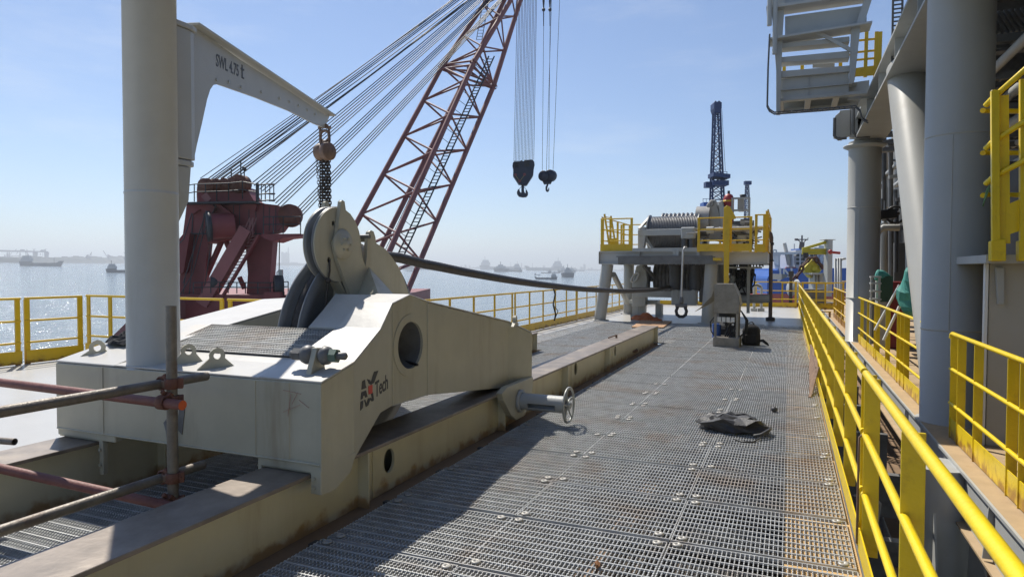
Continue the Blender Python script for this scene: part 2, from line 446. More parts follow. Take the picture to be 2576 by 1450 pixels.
# bearers seen through the bars, coloured dark so the row seams look shaded
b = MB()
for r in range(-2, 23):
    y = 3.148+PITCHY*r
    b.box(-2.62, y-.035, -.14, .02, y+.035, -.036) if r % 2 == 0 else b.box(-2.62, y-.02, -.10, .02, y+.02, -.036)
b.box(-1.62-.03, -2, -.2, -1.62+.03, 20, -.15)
solo(b, 'bearer_frame', M_dark, 'dark stained steel bearers seen through the bars under the walkway gratings', 'floor frame')
p = MB(); p.cyl((-1.25,-1,-.45), (-1.05,12,-.45), .11, n=16)
solo(p, 'drain_pipe', M_brown, 'rust brown pipe running under the walkway gratings', 'pipe')

# ------------------------------------------------------------------ runway beams
FT = .36
def runway_beam(x0, x1, y0, y1, zb, label, holes, stiff, webside):
    root = thing('runway_beam', label, 'beam', ((x0+x1)/2, y0, 0), 'runway beams under the carriage')
    f = MB(); f.box(x0, y0, FT-.025, x1, y1, FT); f.build('top_flange', M_flange, root, .003)
    xm = webside
    web = MB(); poly = [(xm,y0,zb),(xm,y1,zb),(xm,y1,FT-.025),(xm,y0,FT-.025)]
    hs = [[(xm, y+r*math.cos(a*PI/12), z+1.25*r*math.sin(a*PI/12)) for a in range(24)] for (y,z,r) in holes]
    web.prism(poly, (-.016,0,0), hs); web.build('web', M_beam, root)
    # inner web closing the box, so holes are dark
    w2 = MB(); w2.box(x0+.05, y0, zb, x0+.066, y1, FT-.025); w2.build('back_web', M_beam, root)
    for (y,z,r) in holes:
        d = MB(); d.prism([(xm,y-.21,zb+.01),(xm,y+.24,zb+.01),(xm,y+.24,FT-.027),(xm,y-.21,FT-.027)], (.006,0,0), [[(xm, y+r*math.cos(a*PI/12), z+1.25*r*math.sin(a*PI/12)) for a in range(24)]])
        d.build('doubler_plate', M_beam, root)
    for y in stiff:
        s = MB(); s.prism([(xm,y-.006,zb),(xm+.085,y-.006,zb),(xm+.085,y-.006,zb+.10),(x1-.012,y-.006,FT-.026),(xm,y-.006,FT-.026)], (0,.014,0)); s.build('stiffener', M_beam, root)
    b = MB(); b.box(x0, y0, zb-.02, x1+.125, y1, zb); b.build('bottom_flange', M_brown, root)
    e = MB(); e.box(x0+.01, y1-.016, zb, x1-.01, y1, FT-.026); e.build('end_plate', M_beam, root)
    return root
M_beam = mat('beam_cream_paint', (.66,.61,.44), .45, var=.06, vs=3, dirt=(.36,.22,.09), da=.34, ds=2.4, streak=True, bump=.1, bs=9, foot=(-.1,.10,(.36,.20,.07)))
M_flange = mat('scraped_rail_top', (.225,.185,.15), .42, metal=.15, var=.4, vs=4, dirt=(.36,.31,.25), da=.5, ds=3.2, bump=.22, bs=22)
runway_beam(-3.02, -2.65, -2, 14.75, -.055, 'cream runway beam with a scraped rusty top beside the walkway gratings, right of its twin',
            [(4.16,.17,.072),(8.86,.21,.07),(11.15,.2,.07)], [3.79,6.18,8.27,10.48], -2.745)
runway_beam(-4.93, -4.56, -2, 12.2, -.085, 'cream runway beam on the left under the carriage, its top catching the sun', [], [1.2,3.75,6.2], -4.655)
# ------------------------------------------------------------------ fairlead carriage
car = thing('fairlead_carriage', 'large cream steel carriage with two sheaves and a dark logo standing on the runway beams', 'winch carriage', (-3.77,3.2,.36))
ST = [3.17,3.50,3.96,4.20,4.45,4.72,6.42,6.78]
TOPR = [.915,.994,1.165,1.335,1.392,1.33,1.045,.90]
BOTR = [.372,.372,.575,.575,.57,.566,.35,.372]
OUTR = [-2.565,-2.57,-2.678,-2.735,-2.735,-2.735,-2.735,-2.60]
def arm(st, top, bot, out, inn, skip=()):
    mb = MB(); n = len(st)
    v = []
    for i in range(n):
        v += [(out[i],st[i],bot[i]),(out[i],st[i],top[i]),(inn,st[i],top[i]),(inn,st[i],bot[i])]
    f = []
    for i in range(n-1):
        a, b = i*4, i*4+4
        if i not in skip: f.append((a, b, b+1, a+1))
        f += [(a+1,b+1,b+2,a+2), (a+2,b+2,b+3,a+3), (a+3,b+3,b,a)]
    f += [(0,1,2,3), ((n-1)*4+3,(n-1)*4+2,(n-1)*4+1,(n-1)*4)]
    return mb.add(v, f)
ra = arm(ST, TOPR, BOTR, OUTR, -3.045, skip=(3,4))
# ring plate strip with the big round opening
xo = -2.735; cyr, czr, rr = 4.455, 1.005, .185
poly = [(xo,4.20,.575),(xo,4.45,.57),(xo,4.72,.566),(xo,4.72,1.33),(xo,4.45,1.392),(xo,4.20,1.335)]
circ = lambda r, x=xo: [(x, cyr+r*math.cos(a*PI/20), czr+r*math.sin(a*PI/20)) for a in range(40)]
ra.prism(poly, (-.02,0,0), [circ(rr)])
rarm = ra.build('side_arm', M_car, car, .006)
rg = MB(); rg.prism(circ(.245), (.006,0,0), [circ(rr)]); rg.build('ring_plate', M_car, car, .002)
tun = MB(); tun.lathe([(rr+.001,.004),(rr+.001,-.36),(0,-.40)], (xo,cyr,czr), (1,0,0), 40)
tun.build('opening_tube', M_dgrey, car)
la = arm([3.17,3.50,4.10,5.25,5.60,6.75],[.906,.985,1.10,1.275,1.275,.95],[.372,.42,.50,.52,.45,.372],[-4.975]*6,-4.36)
la.build('side_arm', M_car, car, .006)
fb = MB()
fb.add([(-4.98,3.165,.42),(-2.80,3.165,.42),(-2.80,3.96,.42),(-4.98,3.96,.42),(-4.98,3.165,.905),(-2.80,3.165,.911),(-2.80,3.50,.944),(-4.98,3.50,.944),(-4.36,3.96,1.062),(-3.14,3.96,1.062)],
       [(3,2,1,0),(0,1,5,4),(4,5,6,7),(7,6,9,8),(2,3,8,9),(1,2,9,6,5),(3,0,4,7,8)])
fb.build('front_beam', M_car, car, .005)
for xa, xb in ((-3.06,-2.57),(-4.97,-4.50)):
    ft = MB(); ft.box(xa, 3.18, .362, xb, 3.47, .424); ft.build('foot', M_car, car, .004)
for xa, xb in ((-3.06,-3.03),(-4.53,-4.49)):
    g = MB(); g.box(xa, 3.172, .13, xb, 3.21, .419)
    g.cyl(((xa+xb)/2,3.165,.31),((xa+xb)/2,3.158,.31),.013,n=6); g.cyl(((xa+xb)/2,3.165,.2),((xa+xb)/2,3.158,.2),.013,n=6)
    g.build('guide_bracket', M_car, car, .003)
cl = MB(); cl.prism([(-2.645,3.168,.419),(-2.645,3.168,.245),(-2.645,3.30,.235),(-2.645,3.46,.30),(-2.645,3.52,.419)], (.078,0,0))
cl.cyl((-2.62,3.166,.34),(-2.62,3.158,.34),.014,n=6); cl.cyl((-2.62,3.166,.28),(-2.62,3.158,.28),.014,n=6)
cl.build('clamp_plate', M_car, car, .003)
ef = MB(); ef.prism([(-2.655,y,z) for y,z in [(5.93,.377),(5.97,.30),(6.17,.109),(6.30,.04),(6.52,.036),(6.64,.10),(6.78,.30),(6.78,.42),(6.05,.42)]], (.066,0,0))
ef.build('clamp_plate', M_car, car, .004)
# weld beads on the front face and seams on the top
wb = MB()
for x in (-4.47,-3.07): wb.tube([(x,3.165,.425),(x,3.165,.905)], .006, 6)
wb.tube([(-4.97,3.166,.425),(-2.57,3.166,.428)], .008, 6)
wb.tube([(-2.563,3.166,.39),(-2.563,3.166,.905)], .006, 6)
wb.tube([(-2.735,4.72,.57),(-2.733,4.72,1.33)], .006, 6); wb.tube([(-2.734,4.20,.58),(-2.734,4.20,1.33)], .006, 6)
wb.tube([(-2.742,4.74,.585),(-2.742,6.40,.372)], .006, 6); wb.tube([(-2.742,4.74,1.30),(-2.742,6.40,1.02)], .006, 6)
wb.build('weld_bead', M_car, car)
# top plating in a paler, sunlit copy of the cream paint, lying on the arms and the front beam
tp = MB()
def top_strip(st, top, x0, x1, dz=.004, th=.012):
    n = len(st); v = []
    for i in range(n): v += [(x0,st[i],top[i]+dz+th),(x1,st[i],top[i]+dz+th),(x1,st[i],top[i]+dz),(x0,st[i],top[i]+dz)]
    f = []
    for i in range(n-1):
        a, b = 4*i, 4*i+4; f += [(a,a+1,b+1,b),(a+1,a+2,b+2,b+1),(a+2,a+3,b+3,b+2),(a+3,a,b,b+3)]
    f += [(3,2,1,0),(4*n-4,4*n-3,4*n-2,4*n-1)]
    tp.add(v, f)
top_strip([3.17,3.5,3.96],[.91,.945,1.065], -4.36, -3.045, .003)
n = len(ST); v = []
for i in range(n): v += [(-3.045,ST[i],TOPR[i]+.014),(OUTR[i]+.004,ST[i],TOPR[i]+.014),(OUTR[i]+.004,ST[i],TOPR[i]+.002),(-3.045,ST[i],TOPR[i]+.002)]
f = []
for i in range(n-1):
    a, b = 4*i, 4*i+4; f += [(a,a+1,b+1,b),(a+1,a+2,b+2,b+1),(a+2,a+3,b+3,b+2),(a+3,a,b,b+3)]
f += [(3,2,1,0),(4*n-4,4*n-3,4*n-2,4*n-1)]
tp.add(v, f)
top_strip([3.17,3.50,4.10,5.25,5.60,6.75],[.906,.985,1.10,1.275,1.275,.95], -4.985, -4.36)
tp.build('top_plate', M_cart, car, .003)
ib = MB(); ib.prism([(-3.45,y,z) for y,z in [(4.125,.6),(4.125,1.15),(4.30,1.27),(4.46,1.396),(4.72,1.335),(6.1,1.10),(6.1,.6)]], (.404,0,0)); ib.build('sheave_seat', M_cart, car, .004)
# lugs
def lug(o, d, w, h, th, base):
    """eye plate: o foot centre, d direction along the plate, with a hole"""
    o, d = V(o), V((d[0],d[1],0)).normalized(); nn = V((-d.y, d.x, 0)); P = []
    P.append(o-d*base); P.append(o+d*base)
    for k in range(9):
        a = -.35+(PI+.7)*k/8; P.append(o+d*(w*math.cos(a))+V((0,0,h+w*math.sin(a))))
    hole = [o+d*(w*.45*math.cos(a*PI/8))+V((0,0,h+w*.45*math.sin(a*PI/8))) for a in range(16)]
    m = MB(); m.prism([p-nn*th/2 for p in P], nn*th, [[p-nn*th/2 for p in hole]]); return m
lug((-4.80,3.36,.92), (.62,.78), .055, .085, .03, .14).build('lifting_eye', M_car, car, .003)
lug((-3.86,3.36,.935), (.62,.78), .05, .09, .03, .10).build('lifting_eye', M_car, car, .003)
lug((-3.53,3.30,.93), (.62,.78), .05, .09, .03, .12).build('lifting_eye', M_car, car, .003)
lug((-2.70,6.52,1.0), (-.2,1), .05, .06, .03, .14).build('lifting_eye', M_car, car, .003)
# anchor bolt eye near the right front corner
ab = MB(); c0 = V((-2.73,3.32,.945))
ab.prism([c0+V((-.02,-.075,-.02)),c0+V((-.02,.075,-.0)),c0+V((-.02,.045,.16)),c0+V((-.02,-.005,.165))], (.04,0,0))
ab.build('bolt_bracket', M_car, car, .003)
sb = MB(); c1 = c0+V((0,.02,.115)); ax = V((1,.12,0)).normalized()
sb.lathe([(0,-.19),(.022,-.19),(.022,-.16),(.0,-.16)], c1, ax, 12)
sb.lathe([(0,-.165),(.042,-.165),(.042,-.11),(0,-.11)], c1, ax, 6, smooth=False)
sb.lathe([(0,-.115),(.05,-.10),(.062,-.07),(.055,-.035),(.03,-.02),(0,-.02)], c1, ax, 18)
sb.lathe([(0,.02),(.035,.02),(.062,.05),(.055,.085),(.03,.10),(0,.10)], c1, ax, 18)
sb.lathe([(0,.10),(.024,.12),(.024,.20),(.012,.21),(0,.21)], c1, ax, 12)
so_ = sb.build('anchor_bolt', M_dgrey, car)
nb = MB(); nb.lathe([(0,.095),(.045,.095),(.045,.145),(0,.145)], c1, ax, 6, smooth=False); nb.build('hex_nut', mat('green_nut', (.10,.16,.13), .5, var=.2), car)
# screw clamp with handwheel at the far foot
scx = MB(); oy, oz = 6.39, .222
scx.lathe([(.0,0),(.118,0),(.118,.028),(.092,.032)], (-2.588,oy,oz), (1,0,0), 32)
# housing as a split tube with two long slots
n = 40; ro, ri = .086, .07
def ringpts(x, r): return [(x, oy+r*math.cos(2*PI*k/n), oz+r*math.sin(2*PI*k/n)) for k in range(n)]
xs_ = [-2.56,-2.47,-2.17,-2.10]
for i in range(3):
    for k in range(n):
        a = 2*PI*(k+.5)/n
        slot = i == 1 and (abs(((a-math.radians(200)+PI) % (2*PI))-PI) < .42 or abs(((a-math.radians(20)+PI) % (2*PI))-PI) < .42)
        if slot: continue
        A = ringpts(xs_[i],ro); B = ringpts(xs_[i+1],ro); Cc = ringpts(xs_[i],ri); D = ringpts(xs_[i+1],ri); l = (k+1) % n
        scx.add([A[k],A[l],B[l],B[k],Cc[k],Cc[l],D[l],D[k]], [(0,3,2,1),(4,5,6,7),(0,1,5,4),(1,2,6,5),(2,3,7,6),(3,0,4,7)])
scx.cyl((-2.10,oy,oz),(-2.085,oy,oz),.09,n=32)
sc_ = scx.build('screw_housing', M_grey, car)
sp = MB(); sp.cyl((-2.57,oy,oz),(-2.03,oy,oz),.026,n=14); sp.build('screw_spindle', M_dgrey, sc_)
hw = MB(); hc = V((-2.05,oy,oz))
hw.tube([hc+V((0,.175*math.cos(a*PI/20),.175*math.sin(a*PI/20))) for a in range(40)], .013, 8, closed=True)
for k in range(5):
    a = 2*PI*k/5+.3; pts = [hc+V((-.018*math.sin(PI*t), .175*t*math.cos(a+.35*(1-t)), .175*t*math.sin(a+.35*(1-t)))) for t in (.12,.35,.6,.8,1)]
    hw.tube(pts, [.014,.012,.01,.009,.009], 6)
hw.lathe([(0,-.03),(.034,-.03),(.034,.02),(.022,.03),(0,.03)], hc, (1,0,0), 16)
hw.build('handwheel', mat('handwheel_grey', (.34,.35,.33), .4, metal=.2, var=.2, vs=12, dirt=RUST, da=.25, ds=20), car)
# front shackle hanging between the feet
fs = MB(); q = V((-3.70,3.12,.56))
fs.prism([q+V((.03,.04,.13)),q+V((-.02,.04,.12)),q+V((-.05,.04,-.02)),q+V((.0,.04,-.06))], (0,.014,0))
fs.tube([q+V((-.07,.0,.05)),q+V((-.095,0,.02)),q+V((-.06,-.01,-.03)),q+V((-.05,-.01,-.12)),q+V((-.01,0,-.16))], [.012,.018,.018,.018,.016], 8)
fs.build('shackle', M_dgrey, car)

# sheaves (axes along X)
SC = V((0,4.99,.915)); SR = .90
xl, xr = -3.76, -3.545
bs = MB(); cx_ = (xl+xr)/2; hwid = (xr-xl)/2
prof = [(.16,-hwid),(SR-.09,-hwid),(SR,-hwid-.0),(SR,-hwid+.018),(SR-.05,-hwid+.028),(SR-.135,-.06),(SR-.16,0),(SR-.135,.06),(SR-.05,hwid-.028),(SR,hwid-.018),(SR,hwid),(SR-.09,hwid),(SR-.14,hwid-.03),(.2,hwid-.03),(.16,hwid)]
bs.lathe(prof, (cx_,SC.y,SC.z), (1,0,0), 96)
bs.build('main_sheave', M_shv, car)
PC = V((0,4.542,1.807)); PR = .319
up = MB(); px0, px1 = -3.59,-3.489
up.lathe([(0,px0),(PR-.02,px0),(PR,px0+.012),(PR-.015,px0+.03),(PR-.07,(px0+px1)/2-.03),(PR-.07,(px0+px1)/2+.03),(PR-.015,px1-.03),(PR,px1-.012),(PR-.015,px1)], (0,PC.y,PC.z), (1,0,0), 64)
upo = up.build('keeper_pulley', M_shv, car)
fd = MB(); 
def circ2(c, r, x, n=48): return [(x, c.y+r*math.cos(2*PI*k/n), c.z+r*math.sin(2*PI*k/n)) for k in range(n)]
hl = [circ2(V((0,PC.y+.185*math.cos(a),PC.z+.185*math.sin(a))), .024, px1-.004, 14) for a in (R(112),R(225),R(-20),R(330))]
fd.prism(circ2(PC, PR-.008, px1-.004), (.012,0,0), hl); fd.build('pulley_face', M_car, upo, .002)
bkd = MB(); bkd.prism(circ2(PC, PR-.008, px0-.008), (.012,0,0)); bkd.build('pulley_face', M_car, upo, .002)
K = 3.472/3.25
CH = [(4.412,1.285),(4.186,1.673),(4.149,1.8),(4.187,1.865),(4.22,2.051),(4.234,2.124),(4.253,2.138),(4.281,2.129),(4.294,2.065),(4.357,2.037),(4.424,1.976),(4.465,1.912),(4.481,1.829),(4.51,1.70),(4.555,1.62),(4.575,1.72),(4.585,1.867),(4.607,1.911),(4.636,1.923),(4.673,1.915),(4.695,1.873),(4.707,1.821),(4.848,1.772),(4.95,1.705),(5.043,1.631),(5.11,1.56),(5.162,1.481),(5.232,1.361),(5.26,1.15),(4.35,1.15)]
CH = [(y*K, 1.6+(z-1.6)*K) for y,z in CH]
for x0 in (-3.472, -3.636):
    ck = MB(); ck.prism([(x0,y,z) for y,z in CH], (.026,0,0)); ck.build('cheek_plate', M_car, car, .004)
db = MB(); q0, q1 = gx(1003,902,-2.95), gx(1050,917,-2.70); db.bar(q0, q1, .018, .018); db.ball(gx(1007,880,-2.95), .022, 8)
solo(db, 'pry_bar', M_blackst, 'thin black bar poking out of the round opening in the carriage side', 'bar')
gs = MB()   # flared foot and web of the right cheek
gs.add([(-3.446,4.66,1.24),(-3.446,5.22,1.24),(-3.446,4.92,1.62),(-3.12,4.62,1.345),(-3.12,5.0,1.27)], [(0,2,1),(0,3,2),(2,3,4),(1,2,4),(0,1,4,3)])
gs.prism([(-3.475,4.69,1.10),(-3.475,4.70,1.28),(-3.475,4.53,1.50),(-3.63,4.53,1.50),(-3.63,4.69,1.10)], (0,.02,.0))
gs.build('cheek_gusset', M_car, car)
hb = MB(); hb.lathe([(0,.05),(.03,.05),(.04,.035),(.075,.03),(.085,.012),(.125,.012),(.125,0),(0,0)], (-3.445,PC.y,PC.z), (1,0,0), 32)
for k in range(6):
    a = 2*PI*k/6; hb.cyl((-3.413,PC.y+.055*math.cos(a),PC.z+.055*math.sin(a)),(-3.395,PC.y+.055*math.cos(a),PC.z+.055*math.sin(a)),.011,n=6)
hb.build('axle_boss', M_car, car)
ax2 = MB(); ax2.cyl((-3.65,PC.y,PC.z),(-3.43,PC.y,PC.z),.05,n=20); ax2.cyl((-3.63,4.91,1.89),(-3.43,4.91,1.89),.02,n=10); ax2.build('axle', M_dgrey, car)
tr = MB(); tr.cyl((-3.63,4.95,1.865),(-3.45,4.95,1.865),.022,n=12); tr.build('spacer_rod', M_car, car)
mx_ = MB(); mx_.cyl((-4.3,SC.y,SC.z),(-3.42,SC.y,SC.z),.15,n=32); mx_.build('main_axle', M_dgrey, car)
# lanyard tied to the keeper pulley
ly = MB(); h0 = V((px1+.014,PC.y+.185*math.cos(R(225)),PC.z+.185*math.sin(R(225))))
ly.tube([h0,h0+V((.01,-.01,-.09)),h0+V((.0,-.02,-.17)),h0+V((-.01,-.03,-.30)),h0+V((.0,-.06,-.48)),h0+V((.02,-.09,-.60))], .008, 6)
ly.ball(h0+V((.0,-.02,-.17)), .025, 8)
solo(ly, 'lanyard', M_rope, 'thin brown rope lanyard hanging from the upper sheave of the carriage', 'rope')
# logo on the sloping side face: striped A X, red square, lettering
A0, A1 = V((-2.57,3.50,0)), V((-2.735,4.20,0)); dd = (A1-A0).normalized(); nn = V((dd.y,-dd.x,0))
def onface(p): # pixel on the side face plane
    d = ray(*p); t = (A0-EYEP).dot(nn)/d.dot(nn); return EYEP+d*t
def zp(x, y): return ((1100+x/2.0718)/1.491, (1100+y/2.0718)/1.491)
lg = MB()
for q in [[(533,680),(553,668),(560,715),(566,730),(528,745)],[(571,663),(595,672),(600,690),(625,606),(658,597),(625,690),(603,706),(585,700)],
          [(527,765),(562,750),(574,800),(557,806),(551,790),(540,795),(537,815),(521,822)],[(521,838),(541,828),(538,885),(518,908)],
          [(548,826),(556,822),(566,855),(578,812),(600,808),(622,832),(606,836),(595,822),(580,866),(562,880)],[(600,775),(616,765),(624,826),(612,830)]]:
    P = [onface(zp(*p))+nn*.001 for p in q]; lg.prism(P, nn*.002)
lgo = lg.build('logo_emblem', M_ink, car)
lr = MB(); lr.prism([onface(zp(*p))+nn*.001 for p in [(581,718),(611,706),(612,772),(582,782)]], nn*.0025); lr.build('logo_square', M_logor, lgo)
pA, pB = onface(zp(634,806)), onface(zp(733,738)); rgt = (pB-pA)
pU = onface(zp(632,640))
tx = text('logo_lettering', 'Tech', M_ink, lgo, pA+nn*.001, rgt, (0,0,1), .152, .001, sx=1.0, bold=.014)
bx = max(v.co.x for v in tx.data.vertices)
# scale the lettering to the measured width
def fit_text(t, org, right, up, width, height):
    right, up = V(right).normalized(), V(up).normalized(); org = V(org)
    o0 = V((0,0,0)); p = t.parent
    while p is not None: o0 = o0+V(p.location); p = p.parent
    us = [(V(v.co)+o0-org).dot(right) for v in t.data.vertices]; ws = [(V(v.co)+o0-org).dot(up) for v in t.data.vertices]
    u0, u1, w0, w1 = min(us), max(us), min(ws), max(ws)
    for v in t.data.vertices:
        q = V(v.co)+o0-org; u, w_ = q.dot(right), q.dot(up); r_ = q-right*u-up*w_
        v.co = org+right*((u-u0)/(u1-u0)*width)+up*((w_-w0)/(w1-w0)*height)+r_-o0
fit_text(tx, pA+nn*.001, V((rgt.x,rgt.y,0)), (0,0,1), V((rgt.x,rgt.y,0)).length, .125)
# faint pencil number on the beam web, red chalk marks on the front face
ck = MB()
for a, b in [((700,975),(745,985)),((720,985),(712,1040)),((700,1030),(742,1012)),((735,985),(722,1010)),((740,1000),(765,1020))]:
    p, q = gy(a[0]+12,a[1]+5,3.163), gy(b[0]+12,b[1]+5,3.163); ck.bar((p.x,3.1615,p.z),(q.x,3.1615,q.z),.0025,.0025)
ck.build('chalk_mark', mat('red_chalk', (.44,.27,.23), .9, var=.2, vs=60), car)

# loose grating cover lying on the carriage top
gc = thing('grating_cover', 'galvanised grating cover lying on the sunny top of the carriage below the sheaves', 'grating', (-3.78,3.87,1.05))
gm = MB(); W2, y0, y1, z0, z1 = 1.36, 3.60, 4.10, .995, 1.135
def gp(u, t, h): # u along x, t along slope
    return V((-4.44+1.36*u, y0+(y1-y0)*t, z0+(z1-z0)*t+h))
nb = 54
for i in range(nb+1):
    u = i/nb; p, q = gp(u,0,-.015), gp(u,1,-.015); gm.bar(p, q, .005, .03)
    m = 16
    for k in range(m):
        t = (k+.5)/m; c = gp(u,t,.002); gm.obox(c, (.0025,0,0), (0,.008,.002), (0,-.0004,.003))
for j in range(6):
    t = j/5; gm.bar(gp(0,t,-.002), gp(1,t,-.002), .008, .012)
gm.build('bar_grid', M_galv, gc)
gf = MB()
for a, b in ((gp(0,0,-.02),gp(1,0,-.02)),(gp(0,1,-.02),gp(1,1,-.02)),(gp(0,0,-.02),gp(0,1,-.02)),(gp(1,0,-.02),gp(1,1,-.02))): gf.bar(a, b, .008, .05)
gf.build('edge_band', M_galv, gc)

# crumpled black cloth left on the carriage
def crumple(c, sx, sy, h, n=26, seed=1, freq=5.0, power=1.2):
    from mathutils import noise
    mb = MB(); vs = []; fs = []
    for j in range(n+1):
        for i in range(n+1):
            u, v_ = i/n*2-1, j/n*2-1
            x = u*sx*(1+.18*noise.noise(V((u*2,v_*2,seed)))); y = v_*sy*(1+.18*noise.noise(V((u*2,v_*2,seed+5))))
            e = max(0, 1-(u*u+v_*v_)**.5)**.6
            rid = abs(noise.noise(V((u*freq*.5,v_*freq*.5,seed*1.7))))*1.5+.6*abs(noise.noise(V((u*freq,v_*freq,seed+9))))
            vs.append((c[0]+x, c[1]+y, c[2]+max(.001, h*(.35+rid*power*.6)*e)))
    for j in range(n):
        for i in range(n):
            u, v_ = (i+.5)/n*2-1, (j+.5)/n*2-1
            if (u*u+v_*v_) < 1.02: a = j*(n+1)+i; fs.append((a,a+1,a+n+2,a+n+1))
    mb.add(vs, fs, False); return mb
cm = crumple((-4.74,3.62,1.02), .24, .15, .15, 24, 3, 5); 
solo(cm, 'cloth_bundle', M_cloth, 'crumpled black cloth lying on the carriage left of the jib post', 'cloth')

# ------------------------------------------------------------------ jib crane
jib = thing('jib_crane', 'cream jib crane with a thick round post on the carriage and a long plate arm', 'jib crane', (-4.19,3.35,.90))
pm = MB(); pm.lathe([(.19,.90),(.178,.915),(.172,.93),(.172,3.60),(.176,3.60),(.176,3.64),(0,3.64)], (-4.19,3.35,0), (0,0,1), 64); pm.lathe([(.172,2.12),(.1755,2.128),(.1755,2.136),(.172,2.144)], (-4.19,3.35,0), (0,0,1), 64); pm.build('post', M_post, jib)
PV = V((-4.155,3.60,0)); ad = V((-.29,.957,0)).normalized(); an = V((ad.y,-ad.x,0))
kn = MB(); 
kp = [(-.075,-.1),(.07,-.1),(.085,-.06),(.085,.06),(.07,.09),(-.075,.09)]
def col(poly, z0, z1): 
    P = [PV+V((a,b,z0)) for a,b in poly]; return P, V((0,0,z1-z0))
P, vv = col([(-.08,-.2),(.035,-.2),(.050,-.12),(.052,.02),(.03,.07),(-.08,.09)], 2.41, 3.36); kn.prism(P, vv)
P, vv = col([(-.09,-.22),(.05,-.22),(.065,-.12),(.068,.03),(.04,.09),(-.09,.11)], 3.363, 3.40); kn.prism(P, vv)
kn.build('knuckle', M_post, jib, .008, 2)
kb = MB(); P, vv = col([(-.08,-.2),(.03,-.2),(.045,-.12),(.048,.02),(.03,.06),(-.08,.08)], 2.36, 2.40); kb.prism(P, vv)
kb.prism([PV+V((.03,-.2,2.355)),PV+V((.045,.02,2.355)),PV+V((.04,.0,2.1)),PV+V((-.01,-.1,1.84)),PV+V((-.04,-.2,1.84))], (-.10,0,0))
kb.build('lower_bracket', M_post, jib, .006)
A_ = PV+ad*.0
def onarm(x, y):
    d = ray(x, y); t = (A_-EYEP).dot(an)/d.dot(an); return EYEP+d*t
arm_px = [(478,62),(600,150),(720,226),(815,289),(827,291),(815,322),(790,312),(725,279),(640,245),(560,217),(545,212),(534,214),(526,225),(518,250),(505,310),(492,365),(486,395),(482,395)]
aw = MB(); aw.prism([onarm(*p)-an*.01 for p in arm_px], an*.02); awo = aw.build('arm_web', M_post, jib, .003)
af = MB(); a0, a1 = onarm(478,60), onarm(830,291); af.bar(a0, a1, .15, .018); 
for e in (0,): pass
af.build('arm_flange', M_post, jib, .003)
for x, y in [(541,207),(572,213),(603,226),(654,238),(700,254),(725,262),(748,272),(770,283),(790,294)]:
    p = onarm(x, y-6); bl = MB(); bl.cyl(p+an*.008, p+an*.02, .014, n=8); bl.build('bolt', M_post, jib)
pA, pB = onarm(540,166), onarm(597,193)
rg_ = (pB-pA); upv = an.cross(rg_.normalized()); upv = V((0,0,1))
tj = text('load_lettering', 'SWL 4.75', M_inkg, jib, pA+an*.0115, rg_, (0,0,1), .15, .001)
up_ = (onarm(540,140)-onarm(540,166))
rdir = rg_.normalized(); nnn = an; udir = nnn.cross(rdir).normalized(); udir = udir if udir.z > 0 else -udir
# rebuild along the slope of the arm
o0 = V(jib.location)
us = [v.co.copy()+o0 for v in tj.data.vertices]; 
u_ = [(q-(pA+an*.0115)).dot(rdir) for q in us]; w_ = [(q-(pA+an*.0115)).dot(udir) for q in us]
u0, u1 = min(u_), max(u_); w0, w1 = min((q-(pA)).z for q in us), max((q-(pA)).z for q in us)
for v, q in zip(tj.data.vertices, us):
    rel = q-(pA+an*.0115); hx = V((rdir.x,rdir.y,0)).normalized() if False else rdir
    s_ = rel.dot(rdir); zz_ = (q-pA).z
    v.co = pA+an*.0115+rdir*((s_-u0)/(u1-u0)*rg_.length)+V((0,0,1))*((rel-rdir*s_).z)*.95-o0+an*(.001 if rel.dot(an) > 0 else 0)
tt = MB(); t0_ = pA+an*.012+rdir*(rg_.length+.06); tt.bar(t0_+V((0,0,.0)), t0_+V((0,0,.115)), .018, .003, an); tt.bar(t0_+rdir*-.022+V((0,0,.078)), t0_+rdir*.032+V((0,0,.078)), .016, .003, an); tt.bar(t0_+V((0,0,.006)), t0_+rdir*.03+V((0,0,.006)), .014, .003, an)
tt.build('load_lettering', M_inkg, jib)
sk = MB(); tip = onarm(816,318)
sk.link(tip+V((0,0,-.075)), (0,0,1), an, .19, .105, .014, 8); sk.cyl(tip-an*.075+V((0,0,-.01)), tip+an*.075+V((0,0,-.01)), .014, n=8)
sk.build('shackle', M_hoist, jib)
# chain hoist hanging from the arm tip
ho = thing('chain_hoist', 'worn chain hoist with round drum and dark chains hanging from the jib arm tip', 'chain hoist', tuple(tip+V((0,0,-.45))))
D0 = (tip-EYEP).dot(FW); hcen = gd(817,382,D0)
sc = D0/FPX
hx_ = V((.80,-.5,0)).normalized(); hx_ = V((RT*0.83-FW*.55)); hx_.z = 0; hx_.normalize()
hd = MB(); r0 = 22.5*sc
hd.lathe([(0,-.09),(r0*.96,-.09),(r0,-.08),(r0,-.02),(r0*.9,-.01),(r0*.9,.015),(r0,.02),(r0*1.0,.075),(r0*.9,.085),(0,.09)], hcen-RT*.0, hx_*-1 if hx_.dot(FW) > 0 else hx_, 36)
hd.build('hoist_drum', M_hoist, ho)
hk = MB(); hk.link(hcen+V((0,0,r0+.055)), (0,0,1), RT, .17, .10, .017, 8); hk.ball(hcen+V((0,0,r0+.0)), .035, 8)
hk.build('top_hook', M_hoist, ho)
for dx in (-8.5,-1.0,6.0,13.0):
    c = MB(); p = gd(815+dx*.9,400,D0); q = gd(815+dx+2,560,D0); c.chain(p, q, .052, .036, .0075, dx); c.build('load_chain', M_chain, ho)
c = MB(); c.chain(gd(797,398,D0), gd(806,560,D0), .042, .024, .004); c.build('hand_chain', M_chain, ho)
